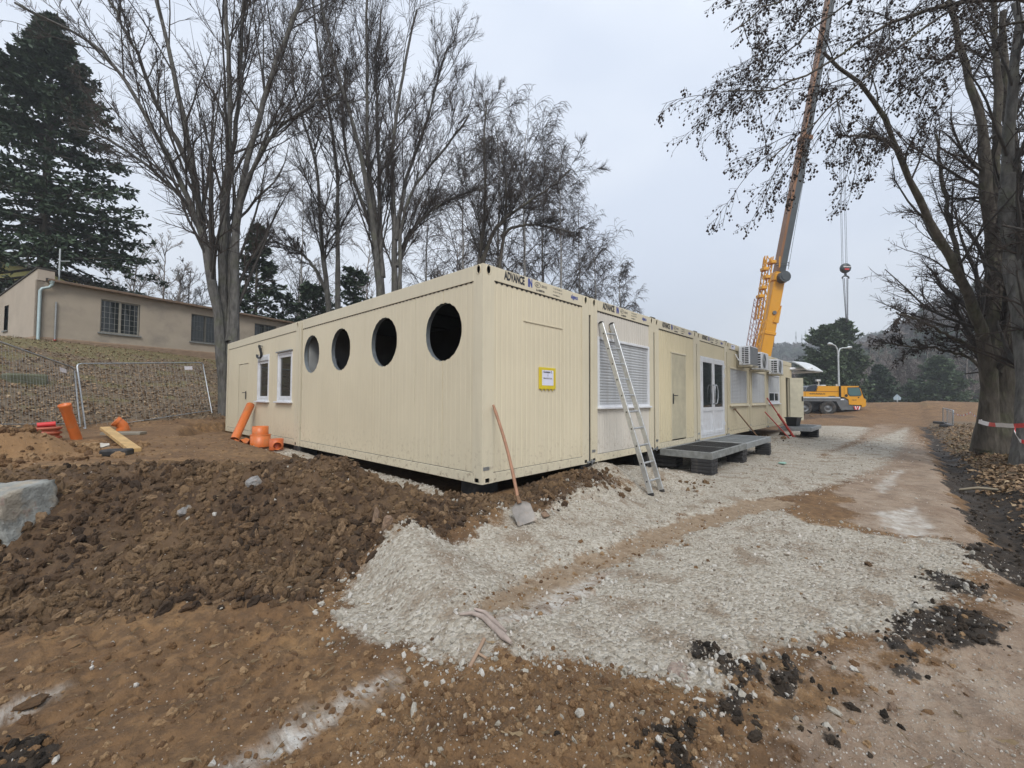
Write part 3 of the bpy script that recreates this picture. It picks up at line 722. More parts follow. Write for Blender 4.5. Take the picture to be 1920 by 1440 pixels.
W, L_, H, PITCH = 2.44, 6.05, 2.80, 2.507
DP = -.012                                                # the sheets sit this far behind the frame
def post(root, end_s, side_y, mt, mir=False):
    # L-shaped corner post: plate on the end face and plate on the long face
    mb = MB()
    a, b = (0, .2) if not mir else (W-.2, W)
    cx = .095 if not mir else W-.095
    ops = [ellipse(cx, 2.735, .032, .052), rect(cx-.035, cx+.035, .018, .068)]
    wall(mb, a, b, 0, H, end_map, None, ops, 0, .1, (0, 1) if not mir else (1, 0))
    if not mir:
        wall(mb, 0, .18, 0, H, side_map, None, [ellipse(.085, 2.735, .03, .05), rect(.06, .13, .018, .068)], 0, .1, (0, 1))
    else:
        wall(mb, 0, .18, 0, H, lambda s, z, d: (W+d, s, z), None, [], 0, .1, (0, 1))
    o = mb.build('corner_post', mt, root)
    dbox(MB(), cx-.07, cx+.07, 2.66, 2.79, -.06, -.045).build('lifting_eye', M_dark, o); dbox(MB(), cx-.06, cx+.06, .004, .1, -.06, -.045).build('fork_hole', M_dark, o)
    if not mir: MB().box(.045, .06, .02, .16, 2.66, 2.79).build('lifting_eye', M_dark, o); MB().box(.045, .06, .02, .16, .004, .1).build('fork_hole', M_dark, o)
    MB().tube([(cx+.038*math.cos(t), -.001, 2.735+.058*math.sin(t)) for t in np.linspace(0, 2*math.pi, 21)], .006, 5, False).build('eye_rim', mt, o)
    if not mir: MB().tube([(-.001, .085+.036*math.cos(t), 2.735+.056*math.sin(t)) for t in np.linspace(0, 2*math.pi, 21)], .006, 5, False).build('eye_rim', mt, o)
    return o
def container(loc, label, frame=M_rail, sheet=M_cream, joints=(.78, 1.70), rib=(.1, .014, .004), ops=(), long_face=None, group='cream site office containers', teeth=True, solid=True):
    root = thing('office_container', label, 'container', loc, 0, group)
    post(root, 0, 0, frame); post(root, W, 0, frame, True)
    for x0, x1 in ((0, .1), (W-.1, W)): MB().box(x0, x1, L_-.1, L_, 0, H).build('corner_post', frame, root)
    tr = MB(); tr.box(.2, W-.2, -.001, .08, 2.615, H, bev=.004); tr.build('top_rail', frame, root)
    for q in ((-.001, .08, .18, L_-.18), (W-.08, W, .18, L_-.1), (.1, W-.1, L_-.08, L_)): MB().box(*q, 2.6, H, bev=.004).build('top_rail', frame, root)
    br = MB(); br.box(.2, W-.2, -.001, .08, 0, .125, bev=.004); br.build('bottom_rail', frame, root)
    for q in ((-.001, .08, .18, L_-.18), (W-.08, W, .18, L_-.1), (.1, W-.1, L_-.08, L_)): MB().box(*q, 0, .13, bev=.004).build('bottom_rail', frame, root)
    MB().box(.06, W-.06, .06, L_-.06, 2.72, 2.775).build('roof', M_galv, root)
    MB().box(.06, W-.06, .06, L_-.06, .03, .11).build('floor', M_inner, root)
    sh = MB(); sh.box(W-.07, W-.012, .15, L_-.15, .11, 2.72); sh.box(.1, W-.1, L_-.07, L_-.012, .11, 2.72)
    if long_face is None: sh.box(.012, .07, .15, L_-.15, .11, 2.72)
    sh.build('plain_wall', sheet, root)
    if rib:
        prof = ribs(.2, W-.2, *rib)
        js = [.2]+list(joints)+[W-.2]
        for a, b in zip(js[:-1], js[1:]):
            mb = MB(); wall(mb, a+.003, b-.003, .125, 2.615, end_map, prof, [o for o in ops if o['s1'] > a and o['s0'] < b], DP)
            mb.build('wall_panel', sheet, root)
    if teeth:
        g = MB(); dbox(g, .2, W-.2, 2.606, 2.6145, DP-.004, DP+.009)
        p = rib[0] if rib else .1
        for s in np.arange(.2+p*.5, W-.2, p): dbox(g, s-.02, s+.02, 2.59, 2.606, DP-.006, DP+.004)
        g.build('rail_gap_shade', M_dark, root)  # dark strip and teeth stand in for shade in the gap under the rail
    dbox(MB(), .2, W-.2, .126, .131, DP-.003, DP+.006).build('sill_dark_strip', M_dark, root)  # thin dark strip just above the bottom rail
    pl = MB(); dbox(pl, .02, .13, .17, .215, .0005, .003); pl.build('maker_plate', M_zinc, root)
    return root
def seam(root, x=W):
    MB().box(x+.004, PITCH-.004, .02, .07, .03, 2.5).build('seam_seal', M_rubber, root)
    MB().box(x+.004, PITCH-.004, -.0, .05, 2.5, 2.79).build('seam_cover', M_rail, root)
    c = MB(); c.box(x-.07, PITCH+.07, .01, .3, H+.002, H+.03, bev=.008); c.build('roof_cap', M_rubber, root)
    c = MB(); c.box(x-.08, PITCH+.08, -.03, -.003, .01, .04, bev=.004); c.tube([(x+.03, -.04, -.01), (x+.03, -.04, .07)], .014, 6); c.build('joining_clamp', M_zinc, root)

PRINTS = []
def print_band(root, first, k):
    sp = []
    sp.append(text_obj('lettering', 'ADVANCE', .155, M_text, root, M_END(.385, 2.675, .0025), .56, .0075) if first else None)
    if first:
        sp.append(text_obj('lettering', 'IN', .155, M_blue, root, M_END(.865, 2.675, .0025), .60, .008))
        lg = MB(); lg.tube([(1.08+.062*math.cos(t), -.003, 2.735+.036*math.sin(t)) for t in np.linspace(0, 2*math.pi, 25)], .004, 4, False); sp.append(lg.build('oval_emblem', M_textg, root))
        sp.append(text_obj('lettering', 'AB', .05, M_textg, root, M_END(1.045, 2.718, .0025), .9, .001))
        sp.append(text_obj('lettering', 'SERVICE', .05, M_textg, root, M_END(1.17, 2.715, .0025), .72, .001))
        sp.append(text_obj('lettering', 'by ABSERVIS', .042, M_text, root, M_END(1.05, 2.645, .0025), .85, .001))
        sp.append(text_obj('lettering', 'T +420 596 888 357', .034, M_textg, root, M_END(1.45, 2.745, .0025), .8))
        sp.append(text_obj('lettering', 'M +420 777 785 275', .034, M_textg, root, M_END(1.45, 2.697, .0025), .8))
        sp.append(text_obj('lettering', 'www.algeco.cz', .034, M_text, root, M_END(1.45, 2.650, .0025), .8))
        sp.append(text_obj('lettering', 'algeco', .095, M_blue, root, M_END(1.92, 2.692, .0025), .8, .003))
        PRINTS.extend(sp)
    else:
        for o in PRINTS: copy_mesh(o, root)

# ---- first container: four sawn round holes in its long face
r1 = container((0, 0, 0), 'nearest cream site container with four round holes sawn in its long wall', ops=[], long_face=1)
holes = [(.83, 2.005, .405), (2.42, 2.005, .405), (4.01, 2.005, .40), (5.385, 2.01, .40)]
js = [.18, .83, 1.51, 3.08, 4.68, L_-.18]
prof = ribs(.18, L_-.18, .1, .012, .0025)
hop = [ellipse(y, z, r, r, 46, .012) for y, z, r in holes]
for a, b in zip(js[:-1], js[1:]):
    mb = MB(); wall(mb, a+.0025, b-.0025, .13, 2.60, side_map, prof, [o for o in hop if o['s1'] > a and o['s0'] < b], DP)
    mb.build('wall_panel', M_cream, r1)
g = MB()  # dark teeth and line drawn as the shade below the long top rail
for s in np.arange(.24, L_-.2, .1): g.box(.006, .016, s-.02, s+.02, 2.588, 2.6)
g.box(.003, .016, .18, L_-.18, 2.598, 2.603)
g.build('rail_gap_shade', M_dark, r1); MB().box(.004, .016, .18, L_-.18, .131, .136).build('sill_dark_strip', M_dark, r1)  # the sill piece is a thin dark strip above the bottom rail
M_cut = mat('cut_steel', (.38, .43, .47), .35, .7, .2, 7)
for y, z, r in holes:
    mb = MB(); n = 48; vs = []
    for i in range(n):
        a = 2*math.pi*i/n; rr = r+.006
        vs += [(.013, y+rr*math.cos(a), z+rr*math.sin(a)), (.085, y+rr*math.cos(a), z+rr*math.sin(a)), (.085, y+(r+.2)*math.cos(a), z+(r+.2)*math.sin(a))]
    mb.add(vs, [(i*3, ((i+1) % n)*3, ((i+1) % n)*3+1, i*3+1) for i in range(n)]+[(i*3+1, ((i+1) % n)*3+1, ((i+1) % n)*3+2, i*3+2) for i in range(n)])
    mb.build('hole_reveal', M_cut, r1)
mb = MB(); mb.box(.10, 2.35, 5.72, 5.77, .11, 2.72); mb.build('inner_partition', M_inner, r1)
mb = MB(); mb.box(.62, .70, 5.66, 5.72, 1.76, 1.98, bev=.01); mb.build('wall_socket', M_whiteplast, r1)
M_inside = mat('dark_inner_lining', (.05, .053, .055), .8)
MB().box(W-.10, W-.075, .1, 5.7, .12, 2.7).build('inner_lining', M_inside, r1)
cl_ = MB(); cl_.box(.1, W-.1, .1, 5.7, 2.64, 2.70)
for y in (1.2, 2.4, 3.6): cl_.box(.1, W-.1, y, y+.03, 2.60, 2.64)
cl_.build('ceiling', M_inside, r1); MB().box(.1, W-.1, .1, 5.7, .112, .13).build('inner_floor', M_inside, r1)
hl = MB(); dbox(hl, .78, 1.70, 2.165, 2.175, DP+.001, DP+.012); dbox(hl, .775, .783, .13, 2.60, DP-.001, DP+.003); hl.build('door_trim', M_rail, r1)
seam(r1); print_band(r1, True, 0)
# drawing pocket on the end wall of the first container
sg = thing('sign', 'yellow framed plastic pocket with a printed sheet on the cream end wall', 'sign', (1.315, -.0, 1.375))
fr = MB(); dbox(fr, -.195, .195, -.155, .165, -.01, .008, bev=.003)
for s in (-.13, -.045, .04, .125): dbox(fr, s-.012, s+.012, -.175, -.15, .0, .006)
fr.build('sign_frame', M_yellow, sg)
pp = MB(); dbox(pp, -.135, .135, -.10, .125, .0082, .0095); pp.build('paper_sheet', M_paper, sg)
text_obj('lettering', 'Kontejner č.', .042, M_text, sg, M_END(0, .085, .0105), .95, .001, align='CENTER')
text_obj('lettering', '1', .045, M_text, sg, M_END(0, .035, .0105), 1, .001, align='CENTER')
text_obj('lettering', 'Mateřská škola', .033, M_textg, sg, M_END(0, -.005, .0105), 1.05, .0005, align='CENTER')

# ---- second: big grey shutter in an off-white wall
r2 = container((PITCH, 0, 0), 'off-white fronted site container with one wide grey roller shutter behind the ladder', sheet=M_white_p, joints=(), rib=(.085, .010, .004), ops=[rect(.24, 2.22, .94, 2.16)])
fr = MB(); frame_rect(fr, .225, 2.235, .93, 2.165, .045, -.05, .006); dbox(fr, .20, 2.26, .90, .935, -.03, .05, bev=.004); wf = fr.build('shutter_frame', M_whiteplast, r2)
slats(wf, .27, 2.19, .975, 2.12, M_shutter); MB().box(.26, 2.2, .045, .05, .95, 2.15).build('shutter_backing', M_dark, wf)
v = MB(); frame_rect(v, .62, .86, 2.30, 2.42, .012, DP, DP+.012); dbox(v, .64, .84, 2.27, 2.285, DP, DP+.02); v.build('vent_plate', M_cream, r2)
seam(r2); print_band(r2, False, 1)
# ---- third: deep striped wall with a cream door
r3 = container((2*PITCH, 0, 0), 'cream site container with a striped end wall and one plain cream door', sheet=M_cream2, joints=(), rib=(.088, .016, .012), ops=[rect(.86, 1.74, .125, 2.16)])
d = MB(); dbox(d, .875, 1.725, .155, 2.13, -.05, -.002, bev=.004); d = d.build('door', mat('door_cream', (.50, .46, .335), .5, dirt=(.3, .26, .2), damt=.25), r3)
f = MB(); dbox(f, .85, .873, .13, 2.15, -.05, .003); dbox(f, 1.727, 1.75, .13, 2.15, -.05, .003); dbox(f, .85, 1.75, 2.134, 2.165, -.05, .010); f.build('door_frame', M_rail, r3)
handle(d, .955, 1.16, end_map)
MB().box(1.70, 1.73, -.012, 0, 1.75, 1.86).build('hinge', M_rail, d); MB().box(1.70, 1.73, -.012, 0, .35, .46).build('hinge', M_rail, d)
seam(r3); print_band(r3, False, 2)
# ---- fourth: white glazed double door
r4 = container((3*PITCH, 0, 0), 'cream site container with a white glazed double door above the platform', sheet=M_cream2, joints=(), rib=None, teeth=False)
f = MB(); wall(f, .2, W-.2, .125, 2.615, end_map, None, [rect(.235, 2.215, .05, 2.22)], DP); f.build('wall_panel', M_cream2, r4)
dbox(MB(), .2, W-.2, 2.606, 2.6145, DP, DP+.01).build('rail_gap_shade', M_dark, r4)  # dark line painted as shade under the top rail
fr = MB(); frame_rect(fr, .235, 2.215, .06, 2.215, .06, -.05, .004); fr = fr.build('door_frame', M_whiteplast, r4)
for k, (a, b) in enumerate(((.30, 1.222), (1.228, 2.15))):
    lf = MB(); frame_rect(lf, a, b, .125, 2.15, .085, -.045, .012); dbox(lf, a+.085, b-.085, .76, .86, -.045, .010); lf = lf.build('door_leaf', M_whiteplast, r4)
    pn = MB(); dbox(pn, a+.085, b-.085, .21, .76, -.03, -.008); frame_rect(pn, a+.10, b-.10, .225, .745, .012, -.03, .0); pn.build('lower_panel', M_whiteplast, lf)
    gl = MB(); dbox(gl, a+.085, b-.085, .86, 2.065, -.02, -.01); gl.build('glass_pane', M_glass, lf)
    x = 1.15 if k == 0 else 1.30; s = -1 if k == 0 else 1
    hd = MB(); hd.tube([end_map(x, .95, .012), end_map(x, .95, .055), end_map(x+s*.02, .98, .075), end_map(x+s*.06, 1.12, .085), end_map(x+s*.06, 1.3, .085), end_map(x+s*.02, 1.44, .075), end_map(x, 1.47, .055), end_map(x, 1.47, .012)], .016, 8)
    hd.build('pull_handle', M_zinc, lf)
    hx = a-.02 if k == 0 else b+.02
    for z in (.32, 1.72, 1.98):
        hg = MB(); hg.tube([end_map(hx, z, .02), end_map(hx, z+.10, .02)], .016, 8); hg.build('hinge', M_whiteplast, lf)
seam(r4); print_band(r4, False, 3)
# ---- fifth to seventh: shutters under air conditioners
labs = ['cream site container with a closed grey shutter, a wooden pole leaning on it', 'cream site container with a closed whitish shutter under the middle air conditioner',
        'cream site container with a half raised shutter and a red prop leaning on it']
RR = []
for i in range(3):
    r = container(((4+i)*PITCH, 0, 0), labs[i], frame=M_cream3, sheet=M_cream3, joints=(), rib=None, teeth=False); RR.append(r)
    a, b, z0, z1 = (.27, 2.26, .90, 2.06) if i < 2 else (.32, 2.20, .92, 2.05)
    f = MB(); wall(f, .2, W-.2, .125, 2.615, end_map, None, [rect(a-.03, b+.03, z0, z1+.02)], DP); f.build('wall_panel', M_cream3, r)
    dbox(MB(), .2, W-.2, 2.606, 2.6145, DP, DP+.01).build('rail_gap_shade', M_dark, r)  # shade below the top rail, drawn as a dark strip
    fr = MB(); frame_rect(fr, a-.025, b+.025, z0, z1+.015, .05, -.05, .005); dbox(fr, a-.04, b+.04, z0-.045, z0, -.02, .06, bev=.008); fr = fr.build('shutter_frame', M_rail if i < 2 else M_whiteplast, r)
    if i < 2:
        slats(fr, a+.028, b-.028, z0+.055, z1-.035, M_shutter if i == 0 else M_shutter2, .045)
        MB().box(a, b, .045, .05, z0+.02, z1).build('shutter_backing', M_dark, fr)
    else:
        slats(fr, a+.028, b-.028, 1.38, z1-.035, M_shutter2, .045)
        wn_ = MB(); frame_rect(wn_, a+.03, b-.03, z0+.055, 1.375, .05, -.045, -.02); dbox(wn_, 1.34, 1.42, z0+.1, 1.33, -.045, -.02); wn_ = wn_.build('window_frame', M_whiteplast, fr)
        for p, q in ((a+.08, 1.34), (1.42, b-.08)): dbox(MB(), p, q, z0+.105, 1.325, -.035, -.03).build('glass_pane', M_glass, wn_)
        MB().box(a, b, .05, .055, z0+.02, z1).build('shutter_backing', M_dark, fr)
    seam(r)
for r in RR[:1]:
    o = text_obj('lettering', 'AB SERVIS', .05, M_text, r, M_END(.5, 2.70, .006), .7, .001); MB().box(.44, .82, -.004, -.001, 2.64, 2.77).build('sticker', M_paper, r)
# ---- eighth: open door
r8 = container((7*PITCH, 0, 0), 'cream site container at the far end with its door standing open', frame=M_cream3, sheet=M_cream3, joints=(), rib=None, teeth=False)
f = MB(); wall(f, .2, W-.2, .125, 2.615, end_map, None, [rect(1.02, 1.76, .12, 2.08)], DP); f.build('wall_panel', M_cream3, r8)
fr = MB(); dbox(fr, 1.0, 1.03, .1, 2.1, -.06, .01); dbox(fr, 1.75, 1.78, .1, 2.1, -.06, .01); dbox(fr, 1.03, 1.75, 2.07, 2.1, -.06, .01); fr.build('door_frame', M_rail, r8)
d = MB(); Md = Matrix.Translation((1.77, -.01, 0)) @ Matrix.Rotation(R(-50), 4, 'Z')
d.box(0, .60, -.045, 0, .12, 2.07, Md, .004); d = d.build('door', mat('door_inside', (.50, .47, .36), .5), r8)
hb = MB(); hb.box(.52, .56, -.09, -.045, 1.0, 1.22, Md); hb.build('door_handle', M_blackpl, d)
# ---- back row: long face with a door and two windows
r9 = container((0, 6.07, 0), 'cream site container behind, its long wall with two narrow windows and a door', ops=[], rib=None, teeth=False, long_face=1)
opw = [rect(.40, 1.37, .98, 2.17), rect(2.0, 2.93, .98, 2.20)]; opd = [rect(3.80, 4.72, .13, 2.06)]
js = [.18, 1.66, 3.24, 5.3, L_-.18]
for a, b in zip(js[:-1], js[1:]):
    mb = MB(); wall(mb, a+.003, b-.003, .13, 2.60, side_map, prof, [o for o in opw+opd if o['s1'] > a and o['s0'] < b], DP); mb.build('wall_panel', M_cream, r9)
MB().box(.003, .016, .18, L_-.18, 2.597, 2.6035).build('rail_gap_shade', M_dark, r9)  # dark strip in place of the shade under the long rail
MB().box(.003, .016, .18, L_-.18, .131, .136).build('sill_dark_strip', M_dark, r9)  # thin dark strip along the foot of the long wall
for k, (a, b, zt) in enumerate(((.40, 1.37, 2.17), (2.0, 2.93, 2.20))):
    fr = MB(); frame_rect(fr, a, b, .98, zt, .055, -.07, -.004, side_map)
    dbox(fr, a-.05, b+.05, .945, .98, -.03, .06, side_map, .004)
    tb = zt-.055
    fr = fr.build('window_frame', M_whiteplast, r9)
    if k == 1: dbox(MB(), a+.05, b-.05, tb-.10, tb, -.06, .012, side_map, .004).build('shutter_box', M_shutter2, fr); tb -= .1
    else:
        rt_ = MB(); dbox(rt_, a-.02, b+.02, zt, zt+.03, -.01, .04, side_map, .004); rt_.build('drip_rail', M_galv, fr)
    sa = MB(); frame_rect(sa, a+.06, b-.06, 1.04, tb, .07, -.06, -.02, side_map); sa.build('sash', M_whiteplast, fr)
    dbox(MB(), a+.13, b-.13, 1.11, tb-.07, -.05, -.045, side_map).build('glass_pane', M_glass, fr)
d = MB(); dbox(d, 3.81, 4.71, .14, 2.05, -.05, DP-.001, side_map, .004); d = d.build('door', M_cream, r9); handle(d, 3.93, 1.21, side_map, 1)
ht = MB(); dbox(ht, 3.80, 4.72, 2.06, 2.07, DP, DP+.012, side_map); ht.build('door_trim', M_rail, r9)
cb = MB()
for q in range(3):
    cb.tube([(-.03-.015*q+.02*math.sin(t*2), 2.62+.13*math.cos(t)+.02*q, 2.29+.17*math.sin(t)) for t in np.linspace(.3+q*.3, 5.9, 16)], .011, 6)
cb.tube([(-.0, 2.55, 2.44), (-.08, 2.58, 2.47), (-.10, 2.52, 2.40), (-.04, 2.45, 2.36)], .01, 6)
cb = cb.build('cable_coil', M_blackpl, None, (0, 6.07, 0)); tag(cb, 'small coil of dark cable hanging above the farther narrow window', 'cable')

# ---- rooftop... air conditioners on the row
def ac_unit(loc, w, label, fan=True, rows=9, h=.60):
    t = thing('air_conditioner', label, 'air conditioner', loc, 0, 'air conditioners above the shutters')
    b = MB(); b.box(0, w, -.40, -.08, 0, h, bev=.015); b = b.build('housing', M_whiteplast, t)
    g = MB(); ph = (h-.08)/rows
    for c0 in ((-.36, -.255), (-.235, -.175)):
        for k in range(rows): g.box(-.004, .002, c0[0], c0[1], .045+k*ph, .045+k*ph+ph*.62)
    g.build('side_grille', M_dark, t)
    if fan:
        g = MB(); cx = .32
        for rr in np.linspace(.04, .24, 7): g.tube([(cx+rr*math.cos(a), -.412, h*.5+rr*math.sin(a)) for a in np.linspace(0, 2*math.pi, 25)], .005, 4, False)
        for a in np.linspace(0, math.pi, 7)[:-1]: g.tube([(cx-.24*math.cos(a), -.408, h*.5-.24*math.sin(a)), (cx+.24*math.cos(a), -.408, h*.5+.24*math.sin(a))], .004, 4)
        g.build('fan_guard', M_galv, t)
        d_ = MB(); d_.prism([(cx+.235*math.cos(a), h*.5+.235*math.sin(a)) for a in np.linspace(0, 2*math.pi, 25)[:-1]], -.4055, -.401); d_.build('fan_opening', M_craneg, t)
    else:
        d_ = MB(); d_.box(.01, w-.01, -.408, -.401, .02, h-.03); d_.box(.35, .42, -.412, -.408, .30, .36); d_.build('front_cover', mat('dark_cover', (.20, .21, .22), .5), t)
    p = MB()
    for x in (.12, w-.12): p.box(x-.02, x+.02, -.44, .0, -.05, -.01); p.box(x-.02, x+.02, -.02, .0, -.05, .35)
    p.build('wall_bracket', M_rail, t)
    q = MB(); q.tube([(.02, -.2, .02), (-.08, -.2, .08), (-.14, -.1, .16), (-.12, -.02, .34)], .018, 6); q.build('refrigerant_pipe', M_whiteplast, t)
    return t
ac_unit((10.95, 0, 2.16), .95, 'grey faced air conditioner with a dark front, left of the other two on the wall', False)
ac_unit((12.45, 0, 2.10), .95, 'white air conditioner with a round fan guard, middle of the three', True, 6, .58)
ac_unit((14.95, 0, 2.06), .9, 'white air conditioner nearest the open door and the canopy', True, 6, .56)

# ---- canopy and white rail behind the end of the row
cp = thing('canopy', 'white sloping canopy sheet on two struts past the end of the row', 'canopy', (0, 0, 0))
c1 = at(1471, 677, 20.2); c2 = at(1497, 678, 23.5); c3 = at(1543, 696, 21.5); c4 = at(1512, 692, 19.3)
mb = MB(); n = 6; vs = []
for i in range(n+1):
    u = i/n
    for (pa, pb) in ((c1, c4), (c2, c3)):
        p = pa*(1-u)+pb*u; p = p+np.array([0, 0, .22*math.sin(u*math.pi)*.6]); vs.append(p); vs.append(p+np.array([0, 0, -.05]))
fs = []
for i in range(n):
    a = i*4; b = a+4; fs += [(a, a+2, b+2, b), (a+1, b+1, b+3, a+3), (a, b, b+1, a+1), (a+2, a+3, b+3, b+2)]
fs += [(0, 1, 3, 2), (n*4, n*4+2, n*4+3, n*4+1)]
mb.add(vs, fs); mb.build('canopy_sheet', M_shutter2, cp)
mb = MB(); mb.tube([at(1466, 692.5, 19.6), at(1522, 690, 20.2)], .07, 6); mb.build('strut', M_whiteplast, cp)
mb = MB(); mb.tube([at(1487, 698.5, 21), at(1537, 696.5, 21.3)], .06, 6); mb.build('strut', M_whiteplast, cp)
bk = thing('vendor_cabin', 'grey brown cabin under the white canopy past the row', 'cabin', (20.2, 2.2, 0))
MB().box(0, 1.3, .3, 3.5, -.3, 2.95, bev=.02).build('cabin_wall', mat('cabin_wall', (.24, .20, .17), .7), bk)
MB().box(-.05, 1.4, .2, 3.6, 2.95, 3.03, bev=.02).build('cabin_roof', M_galv, bk)

# ---- platforms
def platform(loc, n, label):
    t = thing('steel_platform', label, 'platform', loc, 0)
    f = MB(); w, d, h = 2.48, 1.05, .14
    f.box(0, w, -d, -d+.06, -h, 0, bev=.006); f.box(0, w, -.06, 0, -h, 0, bev=.006)
    f.box(0, .06, -d+.06, -.06, -h, 0, bev=.006); f.box(w-.06, w, -d+.06, -.06, -h, 0, bev=.006); f.box(1.2, 1.25, -d+.06, -.06, -h, -.01)
    f.build('platform_frame', M_galv if n else M_conc, t)
    bar = MB(); bar.box(0, .004, -d+.06, -.06, -.04, -.008); me = bar.mesh('grating_bar'); me.materials.append(M_galv if n else M_dgrate)
    for x in np.arange(.075, w-.07, .03):
        if abs(x-1.225) > .03: link('grating_bar', me, t, (x, 0, 0))
    cr = MB()
    for y in np.arange(-d+.1, -.08, .035): cr.box(.06, w-.06, y, y+.003, -.03, -.012)
    cr.build('cross_wires', M_galv if n else M_dgrate, t)['kind'] = 'stuff'
    MB().box(.06, w-.06, -d+.06, -.06, -.075, -.06).build('tray', M_dgrate if n == 0 else M_craneg, t)
    return t
M_dgrate = mat('dark_grating', (.05, .05, .05), .7)
M_conc = mat('weathered_grey_steel', (.22, .23, .225), .7, .1, .3, 9, bump=.3, dirt=(.12, .115, .10), dscale=5, damt=.7)
platform((5.08, -.06, .03), 0, 'darker weathered steel grating platform in front of the striped cream door')
platform((7.58, -.06, .03), 1, 'lighter galvanised grating platform in front of the glazed double door')
platform((15.0, -.35, .05), 1, 'low grating platform by the open door at the far end of the row')
def stack(loc, w, top, label, n=5, rz=0.):
    t = thing('rubber_pier', label, 'support block', loc, rz, 'black rubber support stacks under the platforms')
    z0 = loc[2]; h = (top-z0)/n
    m_ = MB(); m_.box(-w/2, w/2, -w/2, w/2, .003, h-.001, bev=.008); me = m_.mesh('rubber_slab'); me.materials.append(M_rubber)
    for k in range(n):
        o = link('rubber_slab', me, t, (random.uniform(-.008, .008), random.uniform(-.008, .008), k*h)); o.rotation_euler[2] = random.uniform(-.04, .04)
    return t
stack((5.28, -.90, -.45), .40, -.115, 'stack of black rubber slabs under the near outer corner of the platform', 5, .05)
stack((7.45, -.92, -.44), .36, -.115, 'stack of black rubber slabs under the joint of the two platforms', 5)
stack((9.55, -1.02, -.43), .34, -.115, 'stack of black rubber slabs under the outer far corner of the galvanised platform', 5, .1)
stack((5.45, -.12, -.36), .42, -.115, 'black rubber slabs against the wall below the weathered platform', 3)
stack((16.9, -1.2, -.42), .34, -.10, 'stack of black rubber slabs under the near edge of the far platform', 4)
stack((17.3, -.9, -.42), .34, -.10, 'stack of black rubber slabs under the far edge of the far platform', 4)
for (x, y, lb) in ((.38, .42, 'dark rubber pad under the near corner of the first container'), (2.47, .18, 'dark rubber pad under the joint of the first and second containers'), (4.98, .2, 'dark rubber pad under the joint beside the ladder'), (.2, 6.05, 'dark rubber pad under the joint of the two long walls')):
    z = gz(x, y)-.02; t = thing('rubber_pad', lb, 'support block', (x, y, z)); MB().box(-.2, .2, -.13, .2, 0, -z-.002, bev=.01).build('pad_block', M_rubber, t)
# ---------------------------------------------------------------- ladder, shovel, poles
def ladder():
    b0 = np.array([2.70, -.93, gz(2.7, -.93)+.0]); b1 = np.array([3.11, -.98, gz(3.1, -.98)+.0])
    t0 = at(1129, 606, 0); 
    def onwall(px, py, y=-.045):
        d = ray(px, py); t = (y-C0[1])/d[1]; return C0+d*t
    b0 = (lambda d: C0+d*((b0[2]-C0[2])/d[2]))(ray(1221, 929)); b1 = (lambda d: C0+d*((b1[2]-C0[2])/d[2]))(ray(1241, 922))
    t0 = onwall(1127, 606); t1 = onwall(1147, 608)
    t = thing('ladder', 'silver aluminium ladder leaning against the wall beside the grey shutter', 'ladder', b0)
    for a, b in ((b0, t0), (b1, t1)):
        u = Vector(b-a); Lr = u.length; u.normalize(); xr = Vector(b1-b0).normalized(); nn = u.cross(xr).normalized(); xr = nn.cross(u)
        M = Matrix(((xr.x, nn.x, u.x, a[0]-b0[0]), (xr.y, nn.y, u.y, a[1]-b0[1]), (xr.z, nn.z, u.z, a[2]-b0[2]), (0, 0, 0, 1)))
        m = MB(); m.box(-.014, .014, -.042, .042, 0, Lr, M, .004); s = m.build('side_rail', M_alu, t)
        f = MB(); f.box(-.018, .018, -.046, .046, -.01, .035, M, .003); f.build('foot_cap', M_rubber, s)
        c = MB(); c.prism([(-.046, Lr), (.046, Lr), (.040, Lr+.018), (0, Lr+.032), (-.040, Lr+.018)], -.018, .018, 'x', M); c.build('end_cap', M_blackpl, s)
    N = 10
    for k in range(N):
        u = (k+.75)/(N+.45); a = b0+(t0-b0)*u; b = b1+(t1-b1)*u
        m = MB(); m.tube([a-b0, b-b0], .016, 8); r = m.build('rung', M_alu, t)
        bl = MB(); dvec = (a-b)/np.linalg.norm(a-b); bl.tube([a-b0+dvec*.010, a-b0+dvec*.017], .013, 8); bl.build('rung_plug', M_dark, r)
ladder()
